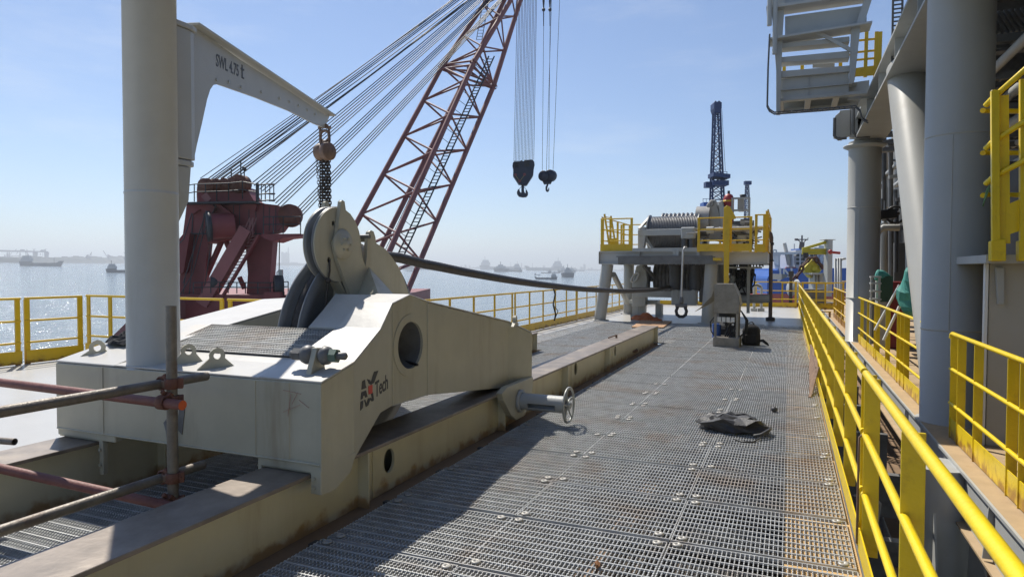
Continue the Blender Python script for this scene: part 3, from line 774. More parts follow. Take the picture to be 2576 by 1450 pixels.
# ------------------------------------------------------------------ scaffold tubes in the left foreground
def tube_thing(name, p, q, r, m, label, group=None, endcol=None):
    root = thing(name, label, 'scaffold tube', tuple(V(p)), group)
    d = (V(q)-V(p)).normalized(); a = MB()
    n = 26; ri = r-.004
    a.tube([p, q], r, n, cap=False); a.tube([q, p], ri, n, cap=False)
    for e, s in ((V(p),-1),(V(q),1)):
        u = d.orthogonal().normalized(); b = d.cross(u)
        o = [e+(u*math.cos(2*PI*k/n)+b*math.sin(2*PI*k/n))*r for k in range(n)]; i_ = [e+(u*math.cos(2*PI*k/n)+b*math.sin(2*PI*k/n))*ri for k in range(n)]
        a.add(o+i_, [(k,(k+1) % n,n+(k+1) % n,n+k) if s > 0 else (n+k,n+(k+1) % n,(k+1) % n,k) for k in range(n)])
    a.build('tube', m, root)
    if endcol:
        e = MB(); e.cyl(V(q)-d*.004, V(q)+d*.002, r*.985, n=24); e.build('end_cap', endcol, root)
    return root
SX, SY, SRAD = -3.295, 2.75, .028
tube_thing('scaffold_tube', (SX,SY,.0), (SX,SY,1.385), SRAD+.002, M_scaf, 'upright grey scaffold tube standing in front of the carriage', 'scaffold tubes')
tube_thing('scaffold_tube', (-5.7,SY-.058,.855), (-3.145,SY-.058,.831), SRAD, M_scred, 'upper rusty crosswise scaffold tube with a bright orange end', 'scaffold tubes', M_orange)
tube_thing('scaffold_tube', (SX-.002-.062,.3,.945), (SX+.0-.058,3.05,.93), SRAD, M_scaf, 'upper lengthwise scaffold tube, grey brown, running towards the carriage face', 'scaffold tubes')
a3 = gx(-40,1168,-4.42)
tube_thing('scaffold_tube', tuple(a3), (-3.15,SY-.058,.238), SRAD, M_scred, 'lower crosswise scaffold tube in faded red paint with an open end', 'scaffold tubes')
tube_thing('scaffold_tube', (SX-.06,.3,.39), (SX-.06,3.02,.38), SRAD, M_scaf, 'lower lengthwise scaffold tube, brown with peeling paint, above the dark grating', 'scaffold tubes')
a = gz(-30,1112,.5); b = gz(37,1110,.5)
tube_thing('scaffold_tube', tuple(V((a.x-.3,a.y,.5))), tuple(V((b.x,b.y,.5))), .022, M_scaf, 'short stub of dark scaffold tube at the left picture edge above the white deck', 'scaffold tubes')
def coupler(c, ax1, ax2, m, label, ear=True):
    root = thing('tube_coupler', label, 'pipe clamp', tuple(c), 'scaffold couplers')
    c = V(c)
    for ax, off, mm in ((V(ax1), V((0,0,0)), m), (V(ax2), V((-.06,-.0,0)) if abs(V(ax2).y) > .5 else V((0,-.058,0)), m)):
        k = MB(); ax = ax.normalized(); cc = c+off
        k.lathe([(SRAD+.003,-.030),(SRAD+.014,-.030),(SRAD+.014,.030),(SRAD+.003,.030)], cc, ax, 18, closed=True)
        s = ax.orthogonal().normalized()
        k.cyl(cc+s*(SRAD+.012)-ax.cross(s)*.03, cc+s*(SRAD+.012)+ax.cross(s)*.045, .008, n=8)
        k.lathe([(0,-.012),(.014,-.012),(.014,.012),(0,.012)], cc+s*(SRAD+.012)+ax.cross(s)*.04, ax.cross(s), 6, smooth=False)
        k.obox(cc+s*(SRAD+.012), s*.020, ax*.030, ax.cross(s)*.022)
        k.build('clamp_half', mm, root, .003)
    j = MB(); j.obox(c+V((-.03,-.02,0)), (.022,0,0), (0,.022,0), (0,0,.02)); j.build('clamp_body', M_rust, root, .004)
    return root
M_cpl = mat('coupler_rust', (.17,.07,.045), .7, var=.35, vs=25, dirt=(.45,.12,.04), da=.33, ds=16, bump=.3, bs=80)
coupler((SX,SY,.935), (0,0,1), (0,1,0), M_cpl, 'rusty scaffold coupler gripping the upper lengthwise tube on the upright')
coupler((SX,SY,.835), (0,0,1), (1,0,0), M_cpl, 'rusty scaffold coupler just below, gripping the upper crosswise tube with the orange end')
coupler((SX,SY,.385), (0,0,1), (0,1,0), M_cpl, 'rusty scaffold coupler near the grating, gripping the lower lengthwise tube')
coupler((SX,SY,.24), (0,0,1), (1,0,0), M_cpl, 'lowest rusty scaffold coupler, gripping the lower red crosswise tube')
# ------------------------------------------------------------------ yellow railings
def railing(label, p0, p1, z0, posts, m, h=1.02, toe=.14, r=.021, pw=.075, pt=.012, face='across', side=1, group='yellow railings', toeoff=0.0, rails=(1,.66,.33), name='yellow_railing', ends=0):
    """one welded length: top and mid rails, flat posts at the given distances, toe board"""
    p0, p1 = V((p0[0],p0[1],z0)), V((p1[0],p1[1],z0)); d = p1-p0; L = d.length; d.normalize(); nn = V((d.y,-d.x,0))*side
    root = thing(name, label, 'railing', tuple(p0), group)
    for i, f in enumerate(rails):
        t = MB(); a, b = p0+V((0,0,h*f)), p1+V((0,0,h*f))
        rr = r if i == 0 else r*.88
        if i == 0 and ends: t.tube([a-d*.0+V((0,0,-.05)), a+d*.02+V((0,0,-.012)), a+d*.06, b], rr, 12)
        else: t.tube([a, b], rr, 12)
        t.build('top_rail' if i == 0 else 'mid_rail', m, root)
    for s in posts:
        c = p0+d*s; k = MB()
        if face == 'across': k.obox(c+nn*(pw/2-.012)+V((0,0,h/2-.012)), d*(pt/2), nn*(pw/2), V((0,0,h/2-.010)))
        else: k.obox(c+nn*.012+V((0,0,h/2-.01)), d*(pw/2), nn*(pt/2), V((0,0,h/2-.004)))
        k.build('post', m, root, .002)
    if toe:
        k = MB(); k.obox((p0+p1)/2+nn*(toeoff-.030)+V((0,0,toe/2+.012)), d*(L/2), nn*.004, V((0,0,toe/2))); k.build('toe_board', m, root)
    return root
RX = .412
for a, b, lab in ((-1.2,4.18,'fresh yellow railing length nearest the camera along the right edge of the walkway'),(4.26,11.5,'second fresh yellow railing length along the right edge, behind the leaning rusty grate'),
                  (11.58,18.9,'third yellow railing length along the right walkway edge, beside the black backpack'),(18.98,29.6,'farthest yellow railing length along the right walkway edge, reaching the stern rails')):
    n = max(2, int(round((b-a)/1.2))); ps = [(b-a)*k/n for k in range(n+1)]
    ps[0] += .04; ps[-1] -= .04
    railing(lab, (RX,a), (RX,b), 0, ps, M_yeln, pw=.08, side=1, toeoff=.008, toe=.13)
# left side panels round the deck corner
G1 = 'yellow railing panels round the left deck'
railing('yellow railing panel cut by the left picture edge', (-11.76,3.9), (-11.76,6.92), 0, [.03,1.5,2.98], M_yel, h=1.1, face='along', pw=.075, pt=.03, toe=.22, side=-1, group=G1)
railing('narrow yellow railing panel with two end posts, second from the left picture edge', (-11.76,6.99), (-11.72,7.93), 0, [.035,.91], M_yel, h=1.1, face='along', pw=.085, pt=.03, toe=.22, side=-1, group=G1)
railing('yellow railing panel just left of the jib post, half hidden by it', (-11.95,8.17), (-10.75,8.17), 0, [.04,.62,1.16], M_yel, h=1.1, face='along', pw=.075, pt=.03, toe=.22, side=-1, group=G1)
railing('yellow railing panel right of the jib post in front of the red crane legs', (-10.68,8.1), (-8.52,8.1), 0, [.04,1.1,2.12], M_yel, h=1.1, face='along', pw=.075, pt=.03, toe=.22, side=-1, group=G1)
railing('yellow railing panel behind the carriage under the red crane frame', (-8.42,8.1), (-6.3,8.1), 0, [.04,1.1,2.08], M_yel, h=1.1, face='along', pw=.075, pt=.03, toe=.22, side=-1, group=G1)
G2 = 'yellow railing along the far deck edge'
for a, b, lab in ((8.3,14.7,'yellow railing on the far deck edge just right of the wire rope and the carriage'),(14.85,19.9,'yellow railing on the far deck edge with the dangling cord'),(20.0,25.6,'yellow railing on the far deck edge behind the leaning platform leg'),(25.7,31,'yellow railing at the far end of the water side deck, behind the winch platform')):
    n = int(round((b-a)/1.03)); ps = [(b-a)*k/n for k in range(n+1)]; ps[0] += .04; ps[-1] -= .04
    railing(lab, (-6.15,a), (-6.13,b), 0, ps, M_yel, h=1.03, face='along', pw=.07, pt=.02, toe=.20, side=-1, group=G2)
railing('yellow railing across the stern end of the deck in front of the blue ship', (-6.1,30.6), (.35,30.6), 0, [.05,1.6,3.2,4.8,6.4], M_yel, h=1.1, face='along', pw=.08, pt=.02, toe=.2)
# railings on the ledge beyond the gap
G3 = 'yellow railings on the ledge'
railing('yellow railing in front of the big round column, nearest one on the ledge', (1.60,8.22), (1.60,2.2), -.16, [.04,.36,1.0,2.0,2.3,3.5,4.7,5.9], M_yeln, h=1.1, side=-1, toe=.2, group=G3, ends=1, toeoff=.03)
railing('yellow railing on the ledge behind the big round column, before the second column', (1.60,18.2), (1.60,9.4), -.16, [.04,.6,2.0,3.3,3.6,5.0,6.3,6.65,7.0,8.7], M_yeln, h=1.1, side=-1, toe=.2, group=G3, ends=1, toeoff=.03)
railing('short yellow railing left of the second round column on the ledge', (1.60,27.6), (1.60,19.6), -.16, [.04,1.5,2.7,4.0,6,7.9], M_yel, h=1.1, side=-1, toe=.2, group=G3, toeoff=.03)
# cross rails and stair guards past the walkway end
G4 = 'yellow guards at the far end of the walkway'
railing('yellow guard across the end of the walkway below the chain wheel', (.5,29.7), (2.1,29.7), 0, [.05,.9,1.55], M_yel, h=1.1, face='along', toe=.18, group=G4)
railing('lower yellow guard on the step beyond the walkway end', (.6,27.4), (1.5,27.4), -1.0, [.05,.85], M_yel, h=1.05, face='along', toe=.18, group=G4)
railing('yellow guard rail in front of the chain wheel foundation', (-.3,33.5), (2.0,33.5), -.1, [.05,.8,1.5,2.25], M_yel, h=1.1, face='along', toe=.18, group=G4)
railing('yellow guard rail right of the chain wheel beside the grey davit post', (2.1,33.8), (3.4,33.2), 0, [.05,.5,.9,1.35], M_yel, h=1.1, face='along', toe=.18, group=G4)
railing('yellow guard cage left of the dark vent post against the blue hull', (-3.0,32.6), (-1.75,32.6), .1, [.05,.4,.8,1.2], M_yel, h=1.25, face='along', toe=.35, group=G4, rails=(1,.75,.45))
# ------------------------------------------------------------------ module structure on the right
C1, C2 = (1.80,9.1), (1.71,18.5)
def column(c, r, z1, label, zb=-.16):
    root = thing('round_column', label, 'column', (c[0],c[1],zb), 'round columns of the module')
    m = MB(); m.lathe([(r+.05,zb),(r+.05,zb+.012),(r,zb+.014),(r,z1)], (c[0],c[1],0), (0,0,1), 72); m.build('shaft', M_col, root)
    w_ = MB()
    for z in (.92,3.15): w_.lathe([(r,z-.012),(r+.006,z-.004),(r+.006,z+.004),(r,z+.012)], (c[0],c[1],0), (0,0,1), 72)
    w_.tube([(c[0]-r*math.sin(.35),c[1]-r*math.cos(.35),.93),(c[0]-r*math.sin(.35),c[1]-r*math.cos(.35),3.14)], .005, 5); w_.build('weld_seam', M_col, root)
    k = MB(); k.lathe([(r,z1-.18),(r+.12,z1-.12),(r+.12,z1-.09),(r,z1-.08)], (c[0],c[1],0), (0,0,1), 48); k.build('collar', M_grey, root)
    return root
column(C1, .335, 5.1, 'thick grey round column nearest the camera behind the yellow ledge railing')
column(C2, .37, 4.78, 'second grey round column farther along the ledge')
br = MB(); br.cyl((1.86,9.35,-.1), (1.80,12.9,5.0), .31, n=56)
solo(br, 'brace_tube', M_col, 'leaning grey tube brace rising behind the nearest round column', 'brace')
# more columns deeper in the module
for i, (px, Y, r, lab) in enumerate(((2262,27,.34,'far pale round column seen left of the leaning brace'),(2236,33,.3,'farthest slim pale column behind the floodlight'))):
    p = gy(px, 700, Y); m = MB(); m.cyl((p.x,p.y,-.16),(p.x,p.y,6.5), r, n=32); solo(m, 'round_column', M_col, lab, 'column', 'round columns of the module')
bc = MB(); a, b = gy(2190,430,19.2), gy(2252,686,19.2)
bc.box(gy(2177,600,18.7).x,18.7,gy(2200,690,18.7).z,gy(2207,600,18.7).x,19.1,4.9)
tr_ = solo(bc, 'cable_duct', M_grey, 'flat grey cable duct box beside the second round column', 'cable duct', bev=.004)
for i in range(14):
    pass
# longitudinal girder over the columns and cross girders, the deck slab they carry
gdr = thing('overhead_girder', 'heavy grey overhead girder running over the round columns', 'girder', (1.8,10,4.8))
g = MB(); g.box(1.45,3,4.79,2.12,19.2,4.83); g.build('bottom_flange', M_grey, gdr); g = MB(); g.box(1.76,3,4.83,1.80,19.2,5.26); g.build('web', M_grey, gdr)
g = MB(); g.box(1.45,3,5.26,2.12,19.2,5.30); g.build('top_flange', M_grey, gdr)
for y in range(4, 19, 2):
    s = MB(); s.box(1.5,y,4.83,2.08,y+.02,5.26); s.build('stiffener', M_grey, gdr)
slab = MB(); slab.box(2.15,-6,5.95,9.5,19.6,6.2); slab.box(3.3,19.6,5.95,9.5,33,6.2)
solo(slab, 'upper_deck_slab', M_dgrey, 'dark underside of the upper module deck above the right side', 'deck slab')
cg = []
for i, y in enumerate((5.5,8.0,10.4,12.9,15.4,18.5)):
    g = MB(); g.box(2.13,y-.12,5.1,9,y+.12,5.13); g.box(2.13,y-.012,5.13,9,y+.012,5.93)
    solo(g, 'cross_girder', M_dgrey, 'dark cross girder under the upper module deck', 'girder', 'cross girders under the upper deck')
ovs = MB(); ovs.box(-1.4,9.4,6.7,2.15,12.0,6.85); ovs.box(-2.6,11.0,6.7,-1.4,12.25,6.85); ovs.box(-1.4,9.4,6.55,-1.25,12.0,6.70)  # unseen deck inferred from the light, shaped to shade the near column
solo(ovs, 'shade_overhang', M_grey, 'unseen overhang deck added above the nearest round column to shade it', 'deck slab')
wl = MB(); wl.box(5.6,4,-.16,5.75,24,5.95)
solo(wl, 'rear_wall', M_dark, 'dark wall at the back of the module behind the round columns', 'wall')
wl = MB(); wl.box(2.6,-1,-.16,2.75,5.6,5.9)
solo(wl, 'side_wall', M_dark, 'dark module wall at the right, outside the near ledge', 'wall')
# overhead cable trays and pipes in the dark corner
random.seed(11)
for i in range(9):
    y = 10.5+i*.9; z = 4.55-.26*(i % 4); x0 = 2.4+.1*(i % 3); x1 = 5.5
    t = MB(); t.box(x0,y-.16,z,x1,y-.14,z+.10); t.box(x0,y+.14,z,x1,y+.16,z+.10)
    k = x0
    while k < x1: t.box(k,y-.14,z+.02,k+.03,y+.14,z+.035); k += .25
    for q in range(5): t.tube([(x0,y-.1+q*.05,z+.05),((x0+x1)/2,y-.1+q*.05,z+.06),(x1,y-.1+q*.05,z+.05)], .018, 6)
    solo(t, 'cable_tray', M_ring, 'loaded black cable tray crossing the dark corner under the upper deck', 'cable tray', 'cable trays under the upper deck')
for i in range(5):
    x = 2.6+i*.5; t = MB(); t.tube([(x,6,4.4-.1*i),(x,24,4.4-.1*i)], .06+.015*(i % 3), 12)
    solo(t, 'overhead_pipe', M_grey, 'grey pipe running along under the upper module deck', 'pipe', 'overhead pipes of the module')
gr = MB(); c = gy(2545,60,11); gr.obox(c, (.5,0,0), (0,.3,.25), (0,-.02,.02))
for k in range(16): gr.obox(c+V((-.48+.064*k,-.03,.02)), (.012,0,0), (0,.29,.24), (0,-.02,.02))
solo(gr, 'louvre_panel', M_cab, 'ribbed pale panel in the dark overhead corner at the right', 'panel')
# ledge edge beam, column foot under the ledge
le = thing('ledge_beam', 'grey edge beam under the dusty ledge beyond the gap', 'beam', (1.5,0,-.18))
g = MB(); g.box(1.47,-4,-.62,1.485,44,-.18); g.build('web', M_grey, le); g = MB(); g.box(1.40,-4,-.64,1.60,44,-.62); g.build('bottom_flange', M_tan, le)
g = MB(); g.box(1.425,-4,-.185,1.445,44,-.158); g.build('edge_strip', M_grey, le)
for y in (3.6,6.0,7.3,9.9,12.5,15,17.6):
    g = MB(); g.prism([(1.468,y,-.20),(1.468,y,-.60),(1.40,y,-.60),(1.435,y,-.20)], (0,.014,0)); g.build('stiffener', M_grey, le)
ft = thing('support_pedestal', 'grey stub pipe with a base plate under the ledge below the nearest column', 'pedestal', (1.32,6.9,-1.25))
g = MB(); g.cyl((1.30,7.1,-1.2),(1.30,7.1,-.185), .26, n=36); g.build('stub_pipe', M_grey, ft)
g = MB(); g.box(.95,6.7,-1.225,1.75,7.6,-1.2); g.build('base_plate', M_tan, ft)
g = MB(); g.prism([(1.22,6.83,-1.2),(1.22,6.62,-1.2),(1.22,6.80,-.55)], (.016,0,0)); g.prism([(1.5,6.9,-1.2),(1.62,6.7,-1.2),(1.50,6.8,-.4)], (.016,.0,0)); g.build('gusset', M_grey, ft)
# lower beams, pipes and gear in the gap
random.seed(5)
for i in range(7):
    y = 2.5+i*2.3; g = MB(); g.box(.42,y-.06,-1.05,1.46,y+.06,-.95); g.box(.42,y-.008,-1.5,1.46,y+.008,-1.05)
    solo(g, 'gap_beam', M_dgrey, 'dark cross beam down in the gap between walkway and ledge', 'beam', 'beams down in the gap')
for i, (x, r) in enumerate(((.62,.05),(.82,.09),(1.1,.06))):
    g = MB(); g.tube([(x,-2,-1.35-.1*i),(x,30,-1.35-.1*i)], r, 14)
    solo(g, 'gap_pipe', (M_grey,M_col,M_dgrey)[i], 'pipe running along down in the gap beside the walkway', 'pipe', 'pipes down in the gap')
wg = MB(); wg.box(.388,-3,-1.6,.40,31,-.03)
solo(wg, 'walkway_side_plate', M_dgrey, 'grey side plate under the walkway edge facing the gap', 'plate')
dr = MB(); q = gy(2195,1075,7.6); dr.lathe([(0,0),(.14,0),(.14,.5),(0,.5)], (q.x-.1,q.y,-1.25), (.1,.0,1), 20)
solo(dr, 'steel_bucket', M_dgrey, 'dark round drum standing down in the gap beside the railing', 'drum')

# ------------------------------------------------------------------ overhanging platform above the ledge
PY = 15.5
def P(x, y, dy=0.0):
    q = gy(x, y, PY); return V((q.x, q.y+dy, q.z))
hp = thing('overhang_platform', 'grey steel access platform hanging out over the walkway from the module', 'platform', tuple(P(2050,280)))
def slab_px(pts, t, dy=0.0): 
    m = MB(); m.prism([P(x,y,dy) for x,y in pts], (0,t,0)); return m
slab_px([(1962,198),(2135,172),(2135,243),(1962,246)], .02, .06).build('front_plate', M_grey, hp)
slab_px([(2135,200),(2190,192),(2190,238),(2135,243)], .02, .3).build('front_plate', M_grey, hp)
b = MB()
pz0 = P(1958,247).z; 
x0, x1 = P(1955,247).x, P(2190,240).x
for dy in (0,1.05): b.box(x0,PY+dy,pz0-.07,x1,PY+dy+.16,pz0)
for x in (x0,x0+.55,x0+1.10,x1-.15): b.box(x,PY+.16,pz0-.07,x+.12,PY+1.05,pz0)
b.build('bottom_frame', M_grey, hp, .004)
b = MB(); b.box(x0+.02,PY+.0,pz0+.16,x1-.25,PY+1.15,pz0+.18); b.build('floor_plate', M_grey, hp)
b = MB(); b.box(x0+.6,PY+.03,pz0,x0+.615,PY+.06,pz0+.42); b.build('stiffener', M_grey, hp)
b = MB(); b.box(x0,PY+1.152,pz0,x1,PY+1.18,pz0+.3); b.build('rear_plate', M_grey, hp)
slab_px([(1938,0),(1974,0),(1968,90),(1962,290),(1952,290),(1952,180)], .10, -.10).build('hanger', M_grey, hp, .004)
slab_px([(2140,70),(2164,60),(2148,205),(2142,214),(2134,214)], .12, -.10).build('hanger', M_grey, hp, .004)
for k, (l0, l1, r0, r1) in enumerate(((111,122,93,106),(145,158,129,146),(180,196,166,181))):
    slab_px([(1964,l0),(2136,r0),(2136,r1),(1964,l1)], .34, -.03).build('cross_bar', M_grey, hp, .003)
b = MB(); b.bar(P(2055,84,-.08), P(2154,138,-.08), .06, .07); b.build('diagonal_brace', M_grey, hp)
for k, (yl, yr, t) in enumerate(((84,26,30),(140,95,20))):
    yt, yb = (33,80) if k == 1 else (-40,18)
ub = MB(); ub.prism([P(1974,40,.05),(P(2180,12,.05)),(P(2180,62,.05)),P(1974,92,.05)], (0,.03,0)); ub.build('upper_beam_web', M_grey, hp)
ub = MB(); c0, c1 = P(1936,107), P(2190,66); ub.obox((c0+c1)/2+V((0,.0,0)), (c1-c0)/2, (0,.26,0), (0,0,.022)); ub.build('upper_beam_flange', M_grey, hp, .004)
ub = MB(); c0, c1 = P(1928,30), P(2190,-8); ub.obox((c0+c1)/2, (c1-c0)/2, (0,.26,0), (0,0,.03)); ub.build('upper_beam_flange', M_grey, hp, .004)
ub = MB(); ub.prism([P(1935,-60,.05),P(2190,-90,.05),P(2190,-8,.05),P(1935,24,.05)], (0,.03,0)); ub.build('upper_beam_web', M_grey, hp)
ub = MB(); ub.prism([P(2150,70,-.12),P(2172,64,-.12),P(2205,-40,-.12),P(2186,-40,-.12)], (0,.05,0)); ub.build('rib', M_grey, hp)
for x in (1936,1950):
    ub = MB(); c = P(x,40); ub.cyl(c+V((0,-.26,-.9 if x == 1950 else -.3)), c+V((0,-.26,.9)), .05, n=12); ub.build('edge_round', M_grey, hp)
railing('yellow railing on the overhanging platform with the sign board', (P(1966,150).x,PY+1.0), (P(2152,150).x,PY+1.0), P(1966,196).z, [.04,.42,1.2], M_yel, h=.62, toe=0, face='along', r=.024, rails=(1,.55), group='yellow guards on the module')
sb_ = thing('sign_board', 'grey sign board with pale marks on the overhanging platform railing', 'sign', tuple(P(2076,120,.9)))
k = MB(); k.prism([P(2047,115,.92),P(2106,108,.92),P(2106,138,.92),P(2047,140,.92)], (0,.015,0)); k.build('board', M_cab, sb_)
k = MB(); k.prism([P(2053,116,.915),P(2101,111,.915),P(2101,119,.915),P(2053,122,.915)], (0,.003,0)); k.build('dark_band', M_ink, sb_)
k = MB()
for x in (2058,2066,2078,2086,2092): k.prism([P(x,118.5,.912),P(x+4,116,.912),P(x+6,118,.912),P(x+1,120.5,.912)], (0,.002,0))
k.build('pale_mark', M_white, sb_)
# yellow ladder gate at the right of the platform
lg_ = thing('ladder_gate', 'yellow ladder gate with kick plate at the inner end of the overhanging platform', 'ladder gate', tuple(P(2170,170,.5)))
for x in (2156,2186,2212,2222):
    k = MB(); k.bar(P(x,60,.5), P(x-4,178,.5), .07, .05, (0,1,0)); k.build('post', M_yel, lg_)
for y in (82,112,132):
    k = MB(); k.tube([P(2154,y+2,.5),P(2212,y-4,.5)], .025, 8); k.build('rail', M_yel, lg_)
k = MB(); k.prism([P(2150,156,.48),P(2206,148,.48),P(2204,174,.48),P(2148,178,.48)], (0,.01,0)); k.build('kick_plate', M_yel, lg_)
# cable ladder wrapping round the platform
ct = thing('cable_ladder', 'thin perforated cable ladder bent round the outside of the overhanging platform', 'cable tray', tuple(P(1940,200,-.2)))
pth = [P(1936,95,-.2),P(1932,180,-.2),P(1930,272,-.2),P(1936,283,-.2),P(1948,290,-.2),P(2060,282,-.2),P(2130,276,-.2),P(2150,274,-.2),P(2160,284,-.2),P(2166,305,-.2),P(2180,312,-.2)]
for o in (-.035,.035):
    k = MB(); k.tube([p+V((0,o*2,o)) for p in pth], .017, 8); k.build('side_rail', M_ring, ct)
k = MB()
for a, b in zip(pth[:-1], pth[1:]):
    m_ = max(1, int((b-a).length/.09))
    for j in range(m_): q = a+(b-a)*((j+.5)/m_); k.bar(q+V((0,-.07,-.035)), q+V((0,.07,.035)), .02, .015)
k.build('rungs', M_ring, ct)
vt = thing('cable_ladder', 'upright dark cable ladder hanging in front of the overhead girder', 'cable tray', tuple(gy(2262,100,13)))
for o in (-.07,.07):
    k = MB(); q0, q1 = gy(2258,-30,13), gy(2254,200,13); k.bar(q0+V((o,0,0)), q1+V((o,0,0)), .03, .05); k.build('side_rail', M_ring, vt)
k = MB()
for j in range(22): q = q0+(q1-q0)*(j/22); k.bar(q+V((-.07,0,0)), q+V((.07,0,0)), .03, .02)
k.build('rungs', M_ring, vt)
# bracket cluster at the top of the second column
kb_ = thing('column_bracket', 'grey bracket cluster with conduits at the head of the second round column', 'bracket', (1.4,18.0,5.0))
def Q(x, y, dy=0.0): q = gy(x, y, 18.0); return V((q.x,q.y+dy,q.z))
for pts, t in (([(2112,278),(2140,275),(2140,340),(2118,345)], .2),([(2100,292),(2114,280),(2118,350),(2097,344)], .25),([(2138,270),(2176,262),(2168,300),(2152,345),(2138,345)], .3)):
    k = MB(); k.prism([Q(x,y) for x,y in pts], (0,t,0)); k.build('plate', M_grey, kb_, .004)
for pts in ([(2098,300),(2097,345),(2106,352),(2128,350)],[(2145,276),(2144,335),(2154,348),(2185,350)],[(2108,348),(2109,356)]):
    k = MB(); k.tube([Q(x,y,-.15) for x,y in pts], .035, 8); k.build('conduit', M_ring, kb_)
for i, (x0, y0, x1, y1) in enumerate(((2185,312,2290,300),(2188,332,2300,326),(2190,352,2300,350),(2160,372,2250,368))):
    k = MB(); k.prism([gy(x0,y0,20),gy(x1,y1,20),gy(x1,y1+11,20),gy(x0,y0+11,20)], (0,.3,0))
    solo(k, 'pipe_support', M_dgrey, 'dark support channel between the second column and the leaning brace', 'support', 'pipe supports of the module')
# clutter behind the railing between second column and brace
vp = []
for i, (x, y0, y1, Y, r, m) in enumerate(((2212,360,760,23,.05,M_dgrey),(2226,330,700,22,.035,M_ring),(2240,350,800,20.5,.06,M_dgrey),(2222,560,780,19.9,.09,M_col),(2284,520,800,14.6,.05,M_grey))):
    k = MB(); p, q = gy(x,y0,Y), gy(x,y1,Y); k.tube([p,q], r, 12); solo(k, 'stand_pipe', m, 'upright pipe between the second column and the leaning brace', 'pipe', 'stand pipes of the module')
k = MB(); k.tube([gy(2202,690,19.5),gy(2203,600,19.5),gy(2208,582,19.5),gy(2222,572,19.5),gy(2262,572,19.5)], .085, 16)
solo(k, 'bent_pipe', M_col, 'pale bent duct pipe below the floodlight beside the second column', 'pipe')
random.seed(33)
for i in range(26):
    x = random.uniform(2210,2300); Y = random.uniform(20,26); y0 = random.uniform(330,620); y1 = y0+random.uniform(60,220); k = MB(); m = random.choice((M_dgrey,M_ring,M_grey,M_blackst,M_dgrey))
    if i % 3 == 0: k.tube([gy(x,y0,Y),gy(x,y1,Y)], random.uniform(.025,.06), 8)
    elif i % 3 == 1: k.bar(gy(x-18,y0,Y), gy(x+22,y0-4,Y), .10, random.uniform(.06,.2))
    else: k.tube([gy(x,y0,Y),gy(x,y0+40,Y),gy(x+6,y0+52,Y),gy(x+24,y0+54,Y)], .04, 8)
    solo(k, 'service_pipe', m, 'pipe or support among the crowded services between second column and brace', 'pipe', 'crowded services of the module')
for (x0,y0,x1,y1,Y,m,lab) in ((2212,560,2250,800,24,M_dgrey,'dark equipment cabinet low behind the floodlight'),(2250,610,2300,800,22,M_dark,'black equipment cabinet behind the leaning brace'),(2222,470,2246,520,23,M_grey,'small grey junction box above the floodlight')):
    k = MB(); a, b = gy(x0,y0,Y), gy(x1,y1,Y); k.box(a.x,Y,b.z,b.x,Y+.7,a.z); solo(k, 'equipment_cabinet', m, lab, 'cabinet', bev=.01)
fl_ = thing('floodlight', 'dark floodlight on a bracket beside the second round column', 'floodlight', tuple(gy(2222,545,19)))
k = MB(); k.obox(gy(2226,540,19), (.25,.1,.03), (0,.2,0), (-.02,0,.11)); k.build('lamp_housing', M_blackst, fl_, .01)
k = MB(); k.tube([gy(2205,548,19),gy(2262,535,19)], .05, 10); k.build('arm', M_blackst, fl_)
k = MB(); k.link(gy(2252,540,18.9), (0,0,1), (1,0,0), .42, .40, .03, 8); k.build('bracket_ring', M_blackst, fl_)
cb = thing('tool_cabinet', 'dark red cabinet with a grey side behind the ledge railing', 'cabinet', tuple(gy(2260,760,17)))
p, q = gy(2232,708,17), gy(2268,790,17); k = MB(); k.box(p.x,17,-.16,q.x+.12,17.8,p.z); k.build('cabinet_body', M_dred, cb, .01)
k = MB(); k.box(p.x-.16,17.02,-.16,p.x-.004,17.78,p.z+.01); k.build('side_panel', M_grey, cb, .006)
sh = thing('shelf_rack', 'grey open rack with a dark green box behind the second column', 'rack', tuple(gy(2210,740,16)))
for x in (2192,2212):
    k = MB(); p = gy(x,694,15.8); k.box(p.x-.02,15.8,-.16,p.x+.02,15.85,p.z); k.build('upright', M_grey, sh)
for y in (696,712,732,752):
    k = MB(); a, b = gy(2190,y,15.8), gy(2216,y,15.8); k.box(a.x,15.75,a.z-.015,b.x,16.1,a.z+.015); k.build('shelf', M_grey, sh)
k = MB(); a, b = gy(2214,694,16.0), gy(2228,760,16.0); k.box(a.x,16.2,b.z,b.x+.15,16.7,a.z); solo(k, 'green_box', mat('dark_green', (.02,.07,.045), .6), 'dark green box beside the grey rack behind the ledge railing', 'box')
def tarp(c, s, label, seed):
    from mathutils import noise
    m = MB(); m.ball(c, 1, 18, s); 
    m.v = [tuple(V(p)+V((noise.noise(V(p)*4+V((seed,0,0))),noise.noise(V(p)*4+V((0,seed,0))),noise.noise(V(p)*4+V((0,0,seed)))))*.10) for p in m.v]
    m.sm = [False]*len(m.f); return solo(m, 'tarpaulin', M_teal, label, 'tarpaulin')
tarp(gy(2217,690,16.3), (.16,.16,.13), 'small green tarpaulin bundle on top of the grey rack', 1)
tarp(gy(2289,735,12.6), (.17,.25,.40), 'hanging green tarpaulin cover beside the leaning brace', 4)
for x0,y0,x1,y1,Y,lab in ((2262,716,2200,830,13.5,'long white diagonal stay behind the ledge railing, the upper one'),(2262,770,2222,855,12.2,'long white diagonal stay behind the ledge railing, the lower one')):
    k = MB(); k.tube([gy(x0,y0,Y),gy(x1,y1,Y)], .022, 8); solo(k, 'diagonal_stay', M_white, lab, 'stay')
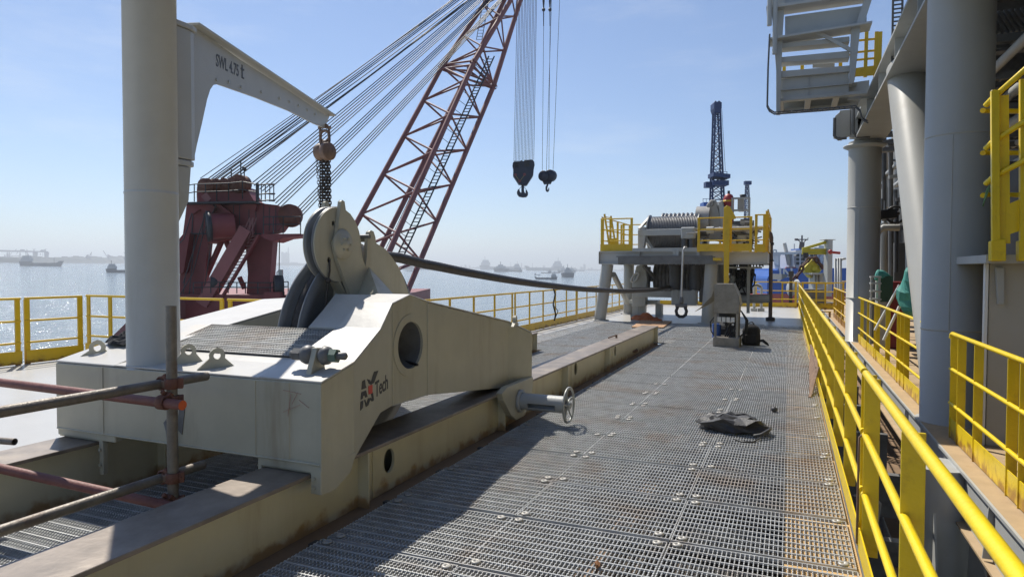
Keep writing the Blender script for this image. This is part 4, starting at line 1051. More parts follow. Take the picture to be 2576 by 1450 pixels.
# stair landing at the right picture edge
SYY = 7.5
def T(x, y, dy=0.0): q = gy(x, y, SYY); return V((q.x,q.y+dy,q.z))
st = thing('stair_landing', 'yellow stair landing frame with rails at the right picture edge', 'stair', tuple(T(2510,650)))
for x in (2497,2506): 
    k = MB(); k.bar(T(x,228), T(x+2,612), .035, .05, (0,1,0)); k.build('post', M_yeln, st, .003)
k = MB(); k.bar(T(2525,238,.03), T(2529,612,.03), .085, .012, (0,1,0)); k.build('post', M_yeln, st)
k = MB(); k.bar(T(2572,200,.0), T(2572,612,.0), .05, .05, (0,1,0)); k.build('post', M_yeln, st)
for y0, y1 in ((250,188),(322+38,322+5),(450,428)):
    k = MB(); k.tube([T(2488,y0+8,.12),T(2500,y0-6,.03),T(2610,y1-42,-.1)], .026, 12); k.build('hand_rail', M_yeln, st)
for y in (262,372,482):
    k = MB(); k.tube([T(2486,y+4,.2),T(2492,y-1,.3),T(2640,y,.3)], .024, 12); k.build('back_rail', M_yeln, st)
k = MB(); k.prism([T(2531,515,.02),T(2572,498,.02),T(2572,578,.02),T(2531,592,.02)], (0,.01,0)); k.build('kick_plate', M_yeln, st)
for x in (2490,2560):
    k = MB(); k.prism([T(x,606,-.03),T(x+38 if x < 2500 else x+22,600,-.03),T(x+38 if x < 2500 else x+22,656,-.03),T(x,656,-.03)], (0,.10,0)); k.build('foot_socket', M_yeln, st, .006)
k = MB(); k.box(T(2490,0).x+.03,SYY+.07,T(2500,656).z-.02,T(2500,0).x+1.6,SYY+1.3,T(2500,640).z); k.build('landing_plate', M_grey, st)
cy = MB(); c = T(2482,430,-.05); cy.tube([T(2486,468,-.05),T(2478,478,-.05),T(2468,520,-.05),T(2474,500,-.06),T(2484,474,-.05)], .006, 6)
solo(cy, 'tie_cord', mat('green_cord', (.13,.25,.10), .7), 'loop of green cord tied to the yellow stair post', 'cord')
bw = MB(); p = T(2522,690,.5); bw.box(p.x,SYY+.45,-.16,p.x+2.5,SYY+.53,T(2522,672).z+.1)
solo(bw, 'beige_partition', M_beige, 'beige partition wall under the stair landing', 'wall', bev=.004)
wt = MB(); p = T(2519,690,.42); wt.box(p.x-.03,SYY+.43,-.16,p.x-.003,SYY+.50,T(2522,676).z+.1)
solo(wt, 'white_edge_strip', M_white, 'white edge strip on the left side of the beige partition', 'strip')
lb = MB(); lb.prism([T(2534,672,.38),T(2556,672,.38),T(2556,770,.38),T(2540,770,.38)], (0,.05,0)); solo(lb, 'light_bracket', M_grey, 'pale bracket plate hanging below the stair landing', 'bracket', bev=.004)
# stair treads seen between column and partition
sg = thing('side_stair', 'yellow stair with bright treads half hidden behind the nearest round column', 'stair', tuple(gy(2500,800,9.2)))
for i in range(9):
    q = gy(2494-2*(i % 2), 690+i*42, 9.3); k = MB(); k.obox(q, (.16,.02,.05), (0,.09,0), (0,0,.012)); k.build('tread', M_white, sg)
k = MB(); k.bar(gy(2512,660,9.2), gy(2486,1000,9.2), .03, .14, (0,1,0)); k.build('stringer', M_yel, sg)
rb = MB(); q = gy(2500,790,10); rb.box(q.x-.1,10,.6,q.x+.12,10.2,1.5); solo(rb, 'red_box', M_dred, 'small red box in the gap between column and stair', 'box')
# ------------------------------------------------------------------ winch platform at the end of the walkway
WY = 20.35
def W(x, y, Y=WY): return gy(x, y, Y)
wp = thing('winch_platform', 'grey raised winch platform on round legs at the end of the walkway', 'platform', (-3,20.4,0))
zt, zb = W(1600,631).z, W(1600,664).z
xl_, xr_ = W(1508,640).x, W(1828,640).x
def fbeam(x0, y0, x1, y1, z0, z1, name='frame_beam'):
    k = MB(); fl_ = .03
    d = V((x1-x0,y1-y0,0)).normalized()
    k.bar((x0,y0,z1-fl_/2),(x1,y1,z1-fl_/2), .22, fl_); k.bar((x0,y0,z0+fl_/2),(x1,y1,z0+fl_/2), .22, fl_); k.bar((x0,y0,(z0+z1)/2),(x1,y1,(z0+z1)/2), .02, z1-z0-.04)
    L = (V((x1,y1))-V((x0,y0))).length; m = max(2, int(L/1.2))
    for i in range(m+1): c = V((x0,y0,(z0+z1)/2))+d*(L*i/m); k.obox(c, d*.008, V((-d.y,d.x,0))*.105, (0,0,(z1-z0)/2-.03))
    return k.build(name, M_wgrey, wp)
fbeam(xl_, WY, xr_, WY, zb, zt)
fbeam(xl_, WY+4.3, W(1935,640).x, WY+4.3, zb, zt)
fbeam(xl_+.11, WY+.12, xl_+.11, WY+4.2, zb, zt); fbeam(xr_-.1, WY+.12, xr_-.1, WY+4.2, zb, zt)
xR = W(1930,645).x
k = MB(); a, b = W(1800,640), W(1930,664); k.box(xr_+.005, WY+.05, W(1830,663).z, xR, WY+.09, W(1830,636).z); k.box(xr_-.1, WY-.02, W(1830,636).z, xR, WY+.2, W(1830,635).z+.012); k.box(xr_-.1,WY-.02,W(1830,664).z,xR,WY+.2,W(1830,663).z); k.build('side_beam', M_wgrey, wp)
k = MB(); k.box(xR-.02, WY+.1, W(1830,662).z, xR, WY+4.2, W(1830,637).z); k.build('side_beam', M_wgrey, wp)
k = MB(); k.box(xl_, WY+.12, zt-.06, xr_, WY+4.2, zt-.035); k.box(xr_, WY+.12, zt-.06, xR-.03, WY+4.2, zt-.035); k.build('deck_plate', M_wgrey, wp)
k = MB(); k.prism([W(1554,647,20.1),W(1798,645,20.1),W(1802,664,20.1),W(1554,664,20.1)], (0,.015,0)); k.box(W(1554,0,20.1).x,20.1,W(1554,646,20.1).z,W(1798,0,20.1).x,20.26,W(1554,646,20.1).z+.03); k.build('front_channel', M_dgrey, wp)
k = MB(); k.prism([W(1590,624,20.2),W(1760,622,20.2),W(1764,633,20.2),W(1590,633,20.2)], (0,.02,0)); k.build('rope_guard', M_grey, wp)
for x in (1702,1709,1762):
    k = MB(); k.box(W(x,0,20.18).x-.045, 20.17, W(x,645,20.18).z, W(x,0,20.18).x+.045, 20.2, W(x,628,20.18).z); k.build('stop_lug', M_grey, wp)
def leg(p, q, r, name='leg'):
    k = MB(); k.cyl(p, q, r, n=40); k.lathe([(r+.1,0),(r+.1,.03),(r,.03)], (p[0],p[1],0), (0,0,1), 32); k.build(name, M_col, wp)
p = gz(1505,806); leg((p.x,p.y+.15,0), (W(1526,664).x,WY+.1,zb), .185)
p = gz(1579,790); leg((p.x,p.y+.1,0), (p.x,p.y+.1,zb), .185)
p = gz(1777,815); leg((p.x,p.y+.2,0), (W(1788,664).x,WY+.1,zb), .185)
p = gz(1812,795); leg((p.x,p.y+.2,0), (p.x,p.y+.2,zb), .185)
k = MB(); k.cyl((W(1535,690).x,WY+.4,W(1535,690).z), (gz(1579,790).x,gz(1579,790).y+.1,.35), .09, n=24); k.build('leg_brace', M_col, wp)
# yellow corner post of the platform (tall plate with a hooked top)
yp = thing('yellow_stanchion', 'tall yellow plate post with a hooked top in front of the winch platform', 'post', tuple(W(1827,700,19.9)))
k = MB(); k.prism([W(1820,712,19.9),W(1820,522,19.9),W(1828,516,19.9),W(1836,520,19.9),W(1850,545,19.9),W(1850,550,19.9),W(1836,552,19.9),W(1832,712,19.9)], (0,.05,0)); k.build('plate_post', M_yel, yp, .005)
k = MB(); k.box(W(1800,0,19.95).x,19.95,W(1800,655,19.95).z,W(1822,0,19.95).x,20.2,W(1800,648,19.95).z); k.build('tie_bar', M_yel, yp)
# platform railings
GP = 'yellow railings on the winch platform'
def prail(px0, px1, ytop, ybase, label, Y=WY, n=3, toe=.22):
    a, b = W(px0,ybase,Y), W(px1,ybase,Y); L = abs(b.x-a.x); h = W((px0+px1)/2,ytop,Y).z-a.z
    return railing(label, (a.x,Y), (b.x,Y), a.z, [.04]+[L*i/(n-1) for i in range(1,n-1)]+[L-.04], M_yel, h=h, face='along', pw=.075, pt=.03, toe=toe, side=-1, group=GP)
prail(1510, 1591, 550, 633, 'yellow railing panel at the left front corner of the winch platform', n=2)
prail(1753, 1824, 548, 633, 'yellow railing panel left of the tall yellow post in front of the winch gear', Y=20.15, n=2)
prail(1833, 1891, 546, 633, 'yellow railing panel right of the tall yellow post in front of the winch gear', Y=20.15, n=2)
prail(1897, 1925, 540, 634, 'narrow yellow railing panel at the right end of the winch platform', Y=20.2, n=2)
a = W(1928,633); railing('yellow railing along the right side of the winch platform', (xR,20.3), (xR,24.2), a.z, [.04,1.3,2.6,3.86], M_yel, h=1.2, face='across', toe=.3, side=-1, group=GP)
a = W(1510,633); railing('yellow railing along the left side of the winch platform', (a.x,20.5), (a.x,24.4), a.z, [.04,1.0,2.0,2.9,3.86], M_yel, h=1.1, face='across', toe=.22, side=1, group=GP)
a = W(1560,620,24.5); railing('yellow railing at the back of the winch platform behind the rope drums', (a.x,24.5), (W(1760,620,24.5).x,24.5), zt, [.04,1.2,2.4,3.6], M_yel, h=1.1, face='along', toe=.15, group=GP)
# access ladder of the platform, leaning
la_ = thing('platform_ladder', 'short yellow ladder leaning inside the left railing of the winch platform', 'ladder', tuple(W(1535,630,21.5)))
for dx in (0,16):
    k = MB(); k.bar(W(1520+dx,538+dx*.3,21.5), W(1534+dx,628,21.5), .06, .03, (0,1,0)); k.build('side_rail', M_yel, la_)
for i in range(7):
    t = i/7; k = MB(); p, q = W(1521+14*t,545+85*t,21.5), W(1537+14*t,548+82*t,21.5); k.tube([p,q], .015, 6); k.build('rung', M_yel, la_)
k = MB(); k.prism([W(1530,600,21.45),W(1554,598,21.45),W(1556,628,21.45),W(1532,630,21.45)], (0,.02,0)); k.build('kick_plate', M_yel, la_)

# rope drums
def drum(name, label, x0, x1, Y, z, R_, rf, pitch, rw, m):
    root = thing(name, label, 'winch drum', ((x0+x1)/2,Y,z))
    k = MB(); prof = []; n = int((x1-x0)/pitch)
    for i in range(n):
        for j in range(6): a = PI*j/6; prof.append((R_+rw*math.sin(a)*1.0, x0+(i+j/6)*pitch))
    k.lathe(prof, (0,Y,z), (1,0,0), 48); k.build('rope_layers', m, root)
    for x, s in ((x0-.06,1),(x1,1)):
        k = MB(); k.lathe([(R_*.4,0),(rf,0),(rf,.05),(R_*.4,.05)], (x,Y,z), (1,0,0), 56); k.build('drum_flange', M_shv, root)
    k = MB(); k.cyl((x0-.25,Y,z),(x1+.25,Y,z), .14, n=24); k.build('shaft', M_dgrey, root)
    return root
M_rope2 = mat('grey_wire_rope_layers', (.20,.195,.19), .45, metal=.3, var=.2, vs=8)
M_rope3 = mat('coarse_rope_layers', (.17,.165,.16), .45, metal=.25, var=.2, vs=8)
dz = 2.80
drum('front_rope_drum', 'front winch drum on the platform wound with fine grey wire rope', -4.12, -2.62, 21.5, dz, .50, .58, .05, .03, M_rope2)
drum('rear_rope_drum', 'rear winch drum on the platform wound with coarse grey rope', -3.95, -2.55, 23.0, 2.98, .50, .58, .14, .075, M_rope3)
drum('lower_rope_drum', 'lower winch drum under the platform with dark thick rope', -4.25, -2.55, 23.3, 1.33, .44, .50, .13, .07, M_dgrey)
# upper winch frame
wf = thing('upper_winch_frame', 'grey winch frame with a cross bar and end stands around the platform drums', 'winch frame', (-3.4,21,zt))
a, b = W(1604,577,20.6), W(1758,590,20.6)
k = MB(); k.box(a.x,20.6,b.z,b.x,20.75,a.z); k.build('cross_bar', M_grey, wf, .01)
k = MB(); k.prism([W(1604,625,20.62),W(1604,578,20.62),W(1612,570,20.62),W(1622,570,20.62),W(1624,590,20.62),W(1618,625,20.62)], (0,.3,0)); k.build('end_stand', M_grey, wf, .01)
k = MB(); k.bar(W(1608,575,20.9), W(1632,548,21.3), .10, .06); k.build('tie_strut', M_dgrey, wf)
k = MB(); k.bar(W(1618,590,20.8), W(1640,625,21.0), .08, .08); k.build('tie_strut', M_grey, wf)
k = MB(); a, b = W(1712,571,20.45), W(1748,600,20.45); k.box(a.x,20.45,b.z,b.x,20.62,a.z); 
for x in (1717,1741): 
    for y in (577,594): c = W(x,y,20.44); k.cyl((c.x,20.45,c.z),(c.x,20.42,c.z),.035,n=10)
k.build('spooling_block', M_grey, wf, .03)
for x in (1722,1740):
    k = MB(); c0, c1 = W(x,601,20.55), W(x,628,20.55); k.cyl(c0, c1, .105, n=20); k.build('guide_roller', M_fend, wf)
k = MB(); k.tube([W(1725,586,20.4),W(1760,584,20.4)], .02, 8); k.build('spindle_rod', M_galv, wf)
k = MB(); c0, c1 = W(1752,560,21.8), W(1786,560,21.8); k.cyl(c0,c1,.52,n=40); k.build('brake_drum', M_cab, wf)
gh = thing('gear_housing', 'pale grey upright gear housing with a lifting ring beside the rope drums', 'gear housing', tuple(W(1785,560,21.6)))
k = MB(); k.prism([W(1772,600,21.6),W(1766,560,21.6),W(1776,515,21.6),W(1786,502,21.6),W(1800,502,21.6),W(1806,520,21.6),W(1822,585,21.6),W(1822,610,21.6)], (0,.5,0)); k.build('casing', M_cab, gh, .03)
k = MB(); k.prism([W(1806,508,21.55),W(1816,502,21.55),W(1830,560,21.55),W(1826,600,21.55),W(1816,600,21.55)], (0,.7,0)); k.build('side_cover', M_grey, gh, .02)
k = MB(); k.link(W(1790,512,21.55), (.3,0,1), (1,0,0), .16, .1, .015, 6); k.build('lifting_ring', M_dgrey, gh)
k = MB(); k.tube([W(1783,588,20.9),W(1790,578,20.8),W(1806,576,20.8),W(1818,584,20.8),W(1832,588,20.8)], .03, 8); solo(k, 'hydraulic_hose', M_black, 'black hydraulic hose arching in front of the gear housing', 'hose')
ac = thing('gas_accumulator', 'red pressure bottle standing above the winch gear', 'pressure bottle', tuple(W(1832,560,22)))
k = MB(); c = W(1832,525,22); r = .165; zt_, zb_ = W(1832,487,22).z, W(1832,560,22).z
k.lathe([(0,zt_),(.06,zt_-.01),(.12,zt_-.05),(r,zt_-.16),(r,zb_)], (c.x,22,0), (0,0,1), 24); k.build('bottle', M_redt, ac)
k = MB(); k.lathe([(r+.004,0),(r+.004,.05),(0,.05)], (c.x,22,zt_-.26), (0,0,1), 24); k.build('clamp_band', M_yel, ac)
k = MB(); k.cyl((c.x,22,zt_),(c.x,22,zt_+.09),.04,n=12); k.build('valve', M_blackst, ac)
k = MB(); k.box(c.x-.09,22-r-.012,zt_-.60,c.x+.09,22-r+.02,zt_-.42); k.build('paper_label', M_cab, ac)
tk = thing('header_tank', 'grey tank with a dark cap in an open frame above the winch gear', 'tank', tuple(W(1865,540,22)))
a, b = W(1852,500,22), W(1889,530,22); k = MB(); k.box(a.x+.04,21.9,b.z,W(1877,0,22).x,22.3,a.z-.0); k.build('tank_body', M_cab, tk, .02)
k = MB(); c = W(1868,499,22.1); k.lathe([(0,0),(.07,0),(.10,.12),(.0,.12)], (c.x,22.1,c.z), (0,0,1), 16); k.build('cap', M_blackst, tk)
k = MB()
for x in (1848,1891): k.box(W(x,0,21.9).x-.03,21.86,W(x,545,21.9).z,W(x,0,21.9).x+.03,21.92,W(x,497,21.9).z)
for y in (499,529): k.box(W(1848,0,21.9).x,21.87,W(1848,y,21.9).z-.03,W(1891,0,21.9).x,21.91,W(1848,y,21.9).z+.03)
k.build('frame', M_grey, tk)
# hydraulic gear behind the right railing
hg = thing('hydraulic_unit', 'crowded hydraulic unit with cylinder, valves and pipes behind the right platform railings', 'hydraulic unit', tuple(W(1830,600,21)))
k = MB(); k.cyl(W(1790,578,20.7), W(1918,573,20.7), .07, n=20); k.build('cylinder_barrel', M_cab, hg)
k = MB(); k.cyl(W(1752,580,20.7), W(1795,578,20.7), .03, n=14); k.build('piston_rod', M_galv, hg)
k = MB(); k.cyl(W(1777,579,20.7), W(1795,578,20.7), .11, n=20); k.build('cylinder_head', M_grey, hg)
random.seed(21)
for i in range(72):
    x = random.uniform(1838,1890); y = random.uniform(556,626); Y = random.uniform(21.0,21.9); s = random.uniform(.04,.16)
    k = MB(); c = W(x,y,Y)
    if i % 3: k.obox(c, (s,0,0), (0,s*.7,0), (0,0,s*random.uniform(.5,1.2)))
    else: k.cyl(c-V((s,0,0)), c+V((s,0,0)), s*.5, n=12)
    k.build('valve_block', random.choice((M_dgrey,M_grey,M_cab,M_blackst,M_dgrey,M_yel if i % 9 == 0 else M_grey)), hg)
for i in range(30):
    x = random.uniform(1795,1885); k = MB(); y = random.uniform(560,625); Y = random.uniform(20.8,21.4)
    k.tube([W(x,y,Y),W(x+random.uniform(5,25),y+random.uniform(-8,8),Y),W(x+random.uniform(20,40),y+random.uniform(-10,20),Y)], random.uniform(.012,.028), 6); k.build('pipe', random.choice((M_blackst,M_dgrey,M_galv)), hg)
k = MB(); k.box(W(1840,0,21.9).x,21.9,W(1840,626,21.9).z,W(1888,0,21.9).x,22.3,W(1840,560,21.9).z); k.build('valve_panel', M_dgrey, hg)
k = MB(); k.box(W(1780,0,21).x,21,W(1780,628,21).z,W(1890,0,21).x,21.1,W(1780,620,21).z); k.build('base_rail', M_grey, hg)
# lower gear between the legs
lw = thing('lower_winch_frame', 'dark winch frame with stands and rollers between the platform legs', 'winch frame', (-3.5,22.5,0))
k = MB(); k.prism([W(1588,770,22.6),W(1590,712,22.6),W(1600,668,22.6),W(1622,665,22.6),W(1628,700,22.6),W(1622,770,22.6)], (0,.4,0)); k.build('pad_eye_stand', M_grey, lw, .02)
k = MB(); k.link(W(1597,697,22.5), (.5,0,1), (1,0,.2), .34, .2, .035, 8); k.build('shackle', M_galv, lw)
k = MB(); k.cyl(W(1626,730,22.9), W(1628,670,22.9), .12, n=20); k.build('post', M_dgrey, lw)
k = MB(); a, b = W(1590,731,22.0), W(1690,748,22.0); k.box(a.x,22,b.z,b.x,22.15,a.z); k.build('cross_bar', M_grey, lw, .01)
k = MB(); a, b = W(1588,722,22.05), W(1690,731,22.05); k.box(a.x,22.05,b.z,b.x,22.2,a.z); k.build('cross_bar', M_dgrey, lw)
for x in (1698,1748):
    k = MB(); k.cyl(W(x,666,21.6), W(x,730,21.6), .19, n=28); k.build('guide_roller', M_fend, lw)
k = MB(); a, b = W(1688,729,21.2), W(1752,768,21.2); k.box(a.x,21.2,b.z,b.x,21.5,a.z)
for x in (1700,1742):
    for y in (734,746,760): c = W(x,y,21.19); k.cyl((c.x,21.2,c.z),(c.x,21.17,c.z),.075 if y != 760 else .055,n=14)
k.build('spooling_block', M_grey, lw, .03)
k = MB(); a, b = W(1758,725,21.5), W(1775,760,21.5); k.box(a.x,21.5,b.z,b.x+.5,22,a.z); k.build('gear_case', M_dgrey, lw, .02)
k = MB(); k.bar(W(1620,668,22.5), W(1660,715,23.0), .14, .1); k.build('tie_strut', M_dgrey, lw)
k = MB(); a, b = gz(1590,786), gz(1668,786)
for x in (1590,1606,1648): p = W(x,765,23); k.box(p.x,23,0,p.x+.22,23.3,.42)
k.box(W(1588,0,22.9).x,22.9,.42,W(1660,0,22.9).x,23.4,.55); k.build('skid_base', M_grey, lw)
pu = thing('pump_unit', 'dark pump and motor unit with many hoses under the right side of the platform', 'pump', tuple(gz(1850,785)))
k = MB(); k.cyl(W(1838,697,23), W(1880,697,23), .22, n=24); k.build('motor', M_cab, pu)
k = MB(); k.cyl(W(1840,752,22.5), W(1935,750,22.5), .14, n=24); k.build('lower_cylinder', M_grey, pu)
for i in range(48):
    x = random.uniform(1836,1890); y = random.uniform(672,740); Y = random.uniform(22.4,23.4); s = random.uniform(.05,.2); k = MB(); c = W(x,y,Y)
    k.obox(c, (s,0,0), (0,s*.7,0), (0,0,s*random.uniform(.4,1.2))) if i % 2 else k.cyl(c-V((0,0,s)), c+V((0,0,s)), s*.5, n=12)
    k.build('pump_part', random.choice((M_dgrey,M_blackst,M_dgrey,M_grey)), pu)
for i in range(24):
    k = MB(); x = random.uniform(1840,1885); Y = random.uniform(22.2,22.6); k.tube([W(x,680,Y),W(x+random.uniform(5,20),690,Y),W(x+random.uniform(-10,15),715,Y),W(x+random.uniform(-10,10),738,Y)], .025, 6); k.build('hose', M_black, pu)
for x in (1896,1914):
    k = MB(); p = gz(x,782); k.tube([(p.x,p.y,0),(p.x,p.y,.5),(p.x,p.y,.95)], .05, 10); k.box(p.x-.12,p.y-.1,0,p.x+.12,p.y+.1,.12); k.build('pipe_stand', M_grey, pu)
k = MB()
k.tube([W(1896,718,24.8),W(1904,716,24.8),W(1914,722,24.8)], .06, 10); k.build('pipe_bend', M_grey, pu)
k = MB(); k.box(W(1890,0,23.5).x,23.5,.5,W(1928,0,23.5).x,23.7,.55); k.build('tray', M_dgrey, pu)
mf = thing('pipe_manifold', 'pipe manifold and brackets hanging under the right edge of the winch platform', 'pipework', tuple(W(1870,675,21)))
k = MB(); k.box(W(1838,0,21).x,21,W(1838,675,21).z,W(1925,0,21).x,21.1,W(1838,670,21).z); k.build('tray', M_grey, mf)
k = MB(); k.cyl(W(1858,666,20.9), W(1880,666,20.9), .06, n=12); k.build('filter', M_blackst, mf)
for i in range(10):
    k = MB(); x = 1846+i*8; k.tube([W(x,664,21),W(x+1,671,21)], .02, 6); k.build('branch_pipe', M_blackst, mf)
k = MB(); k.box(W(1917,0,21.2).x,21.2,W(1917,668,21.2).z,W(1926,0,21.2).x,21.3,W(1917,664,21.2).z); k.box(W(1887,0,22).x,22,.25,W(1895,0,22).x,22.12,W(1887,675,22).z); k.build('bracket', M_grey, mf)
vp_ = thing('vent_pipe', 'slim dark vent pipe with a bent top at the right corner of the winch platform', 'vent pipe', tuple(gz(1937,806)))
p = gz(1937,806); 
def VP(x, y): q = gy(x, y, p.y); return V((q.x,p.y,q.z))
k = MB(); k.tube([VP(1926,586),VP(1932,583),VP(1938,588),VP(1940,598),VP(1939,620),VP(1937,800)], .06, 14); k.build('pipe', mat('dark_pipe', (.12,.085,.075), .5, var=.2, vs=6), vp_)
k = MB(); k.lathe([(.14,0),(.14,.10),(.06,.12)], (p.x,p.y,0), (0,0,1), 16); k.lathe([(.09,-.04),(.09,.04)], VP(1939,613), (0,0,1), 12); k.lathe([(.1,-.02),(.1,.02)], VP(1938,655), (0,0,1), 12); k.build('flange', M_blackst, vp_)
# hanging sling and shackle in front of the platform
sl_ = thing('sling_shackle', 'big dark shackle hanging from a grey sling in front of the winch platform', 'shackle', tuple(W(1715,780,19.9)))
k = MB(); k.tube([W(1726,622,20.0),W(1722,621,19.95),W(1718,630,19.9),W(1716,670,19.9),W(1714,725,19.9),W(1713.5,752,19.9)], .028, 10); k.build('sling', M_galv, sl_)
k = MB(); c = W(1713.5,757,19.9); k.lathe([(0,.14),(.05,.12),(.065,0),(.06,-.08),(0,-.08)], c, (0,0,1), 14)
k.cyl(c+V((-.17,0,-.13)), c+V((.17,0,-.13)), .055, n=14); k.build('clevis', M_dgrey, sl_)
k = MB(); k.tube([c+V((-.12,0,-.10)),c+V((-.11,0,-.18)),c+V((-.15,0,-.29)),c+V((-.125,0,-.40)),c+V((-.05,0,-.455)),c+V((.05,0,-.455)),c+V((.125,0,-.40)),c+V((.15,0,-.29)),c+V((.11,0,-.18)),c+V((.12,0,-.10))], .048, 12); k.build('bow', M_blackst, sl_)

# wire rope from the carriage sheave to the lower winch
RXX = (xl+xr)/2
def catz(y):
    pts = [(4.99,1.735),(5.7,1.722),(6.5,1.628),(8.8,1.43),(11.7,1.25),(15.2,1.10),(18.5,1.035),(20.5,1.035),(22.0,1.07)]
    for (a, za), (b, zb_) in zip(pts[:-1], pts[1:]):
        if a <= y <= b: t = (y-a)/(b-a); return za+(zb_-za)*t
    return pts[-1][1]
def smoothz(y): return sum(catz(y+d) for d in (-.8,-.4,0,.4,.8))/5 if y > 6.2 and y < 21 else catz(y)
path = []
rw = SR-.105
for i in range(24): a = PI*1.02-(PI*1.02-PI/2)*i/23; path.append(V((RXX, SC.y+rw*math.cos(a), SC.z+rw*math.sin(a)*1.02)))
path = [V((RXX,SC.y-rw,-.3))]+path
y = 5.25
while y < 22.0: path.append(V((RXX+.12*(y-5)/17, y, smoothz(y)))); y += .16
path.append(V((-3.45,22.9,1.0)))
def twisted_rope(path, R_, strands=6, lay=.42):
    mb = MB(); D = [0]
    for a, b in zip(path[:-1], path[1:]): D.append(D[-1]+(b-a).length)
    L = D[-1]; n = int(L/.028); pts = []; j = 0
    for i in range(n+1):
        s = L*i/n
        while j < len(D)-2 and D[j+1] < s: j += 1
        t = (s-D[j])/(D[j+1]-D[j]); pts.append((path[j]+(path[j+1]-path[j])*t, (path[j+1]-path[j]).normalized(), s))
    X = V((1,0,0)); m = 42; vs = []; fs = []
    for p, t, s in pts:
        b = t.cross(X).normalized(); ph = 2*PI*s/lay
        for k in range(m):
            a = 2*PI*k/m; r = R_*(.84+.16*abs(math.cos((a*strands+ph*strands)/2))**.5)
            vs.append(p+(X*math.cos(a)+b*math.sin(a))*r)
    for i in range(len(pts)-1):
        for k in range(m): l = (k+1) % m; fs.append((i*m+k,i*m+l,(i+1)*m+l,(i+1)*m+k))
    return mb.add(vs, fs, True)
solo(twisted_rope(path, .052), 'wire_rope', M_rope, 'thick dark twisted wire rope running from the carriage sheave to the winch', 'wire rope')
tc = MB(); q = lambda x, y: gy(x,y,17.0)
tc.tube([q(1392,725),q(1396,740),q(1391,765),q(1397,790),q(1394,806)], .022, 6); tc.tube([q(1395,770),q(1403,782),q(1396,800)], .012, 5)
solo(tc, 'dangling_cord', M_black, 'thin black cord dangling from the wire rope in front of the far railing', 'cord')

# control console with an open door, backpack, things lying on the gratings
M_con = mat('worn_console_steel', (.27,.25,.215), .5, metal=.15, var=.2, vs=7, dirt=(.14,.10,.07), da=.42, ds=6, bump=.1)
cn = thing('control_console', 'battered grey control console with open lower frame standing on the gratings', 'console', (-1.17,14.6,0))
x0c, x1c, yc0, yc1 = -1.42, -.93, 14.35, 14.95
def CN(x, y): return gy(x, y, yc0)
zc = lambda y: CN(1830,y).z
k = MB(); k.box(x0c-.02,yc0-.02,.0,x1c+.02,yc1,zc(848)); k.build('base_plinth', M_con, cn, .008)
k = MB(); k.box(x0c+.03,yc1-.06,zc(848),x1c-.03,yc1-.045,zc(787)); k.build('dark_backing', M_dark, cn)  # dark sheet added to stand for the shade inside the open frame
k = MB(); k.prism([(x0c,yc0,zc(787)),(x1c,yc0,zc(787)),(x1c,yc0,zc(765)),(x1c-.03,yc0,zc(745)),(x1c-.13,yc0,zc(714)),(x0c+.0,yc0,zc(714)),(x0c-.02,yc0,zc(719))], (0,.58,0)); k.build('cabinet_body', M_con, cn, .006)
k = MB(); k.prism([(x1c-.135,yc0-.02,zc(714)+.004),(x1c-.02,yc0-.02,zc(746)),(x1c+.02,yc0-.02,zc(768)),(x1c+.035,yc0-.02,zc(768)),(x1c-.005,yc0-.02,zc(744)),(x1c-.12,yc0-.02,zc(712))], (0,.62,0)); k.build('sloping_lid', M_con, cn)
for x in (x0c+.02,x1c-.035):
    for y in (yc0+.02,yc1-.06):
        k = MB(); k.box(x-.025,y-.02,zc(848),x+.025,y+.02,zc(786)); k.build('frame_leg', M_con, cn)
k = MB(); k.prism([CN(1797,722)+V((0,.1,0)),CN(1800,752)+V((0,.1,0)),CN(1783,765)+V((0,-.25,0)),CN(1754,780)+V((0,-.5,0)),CN(1768,770)+V((0,-.42,0)),CN(1790,745)+V((0,-.1,0))], (.012,.012,0)); k.build('open_door', M_con, cn)
random.seed(3)
for i in range(22):
    k = MB(); c = V((random.uniform(x0c+.08,x1c-.08),random.uniform(yc0+.06,yc1-.15),random.uniform(.24,.62))); s = random.uniform(.02,.055)
    k.obox(c, (s,0,0), (0,s,0), (0,0,s)) if i % 2 else k.cyl(c-V((s,0,0)), c+V((s,0,0)), s*.7, n=10)
    k.build('valve', random.choice((M_dgrey,M_cab,M_galv,M_blackst)), cn)
k = MB(); 
for i in range(4): k.box(x0c+.06+.09*i,yc0+.03,.52,x0c+.13+.09*i,yc0+.1,.62)
k.build('terminal_row', M_white, cn)
for i in range(5):
    k = MB(); k.tube([(x0c+.2+.04*i,yc0+.1,.17),(x0c+.24+.05*i,yc0+.12,.32),(x0c+.34+.02*i,yc0+.16,.52)], .018, 6); k.build('hose', M_black, cn)
for i in range(3):
    k = MB(); k.tube([(x1c+.02,yc0+.3,.75),(x1c+.12+.02*i,yc0+.3,.55),(x1c+.10+.02*i,yc0+.3,.3),(x1c,yc0+.3,.2)], .014, 6); k.build('cable', M_black, cn)
k = MB(); k.tube([(x0c-.01,yc0+.2,.62),(x0c-.10,yc0+.2,.5),(x0c-.08,yc0+.2,.3),(x0c+.0,yc0+.2,.2)], .014, 6); k.build('cable', M_black, cn)
k = MB(); k.cyl((x0c+.02,yc0+.3,.16),(x0c+.02,yc0+.3,.46),.09,n=16); k.build('oil_bottle', M_blue, cn)
bp = thing('backpack', 'black backpack standing on the gratings beside the control console', 'backpack', (-.70,15.0,0))
k = MB(); vs = []; fs = []; n_, m_ = 24, 14
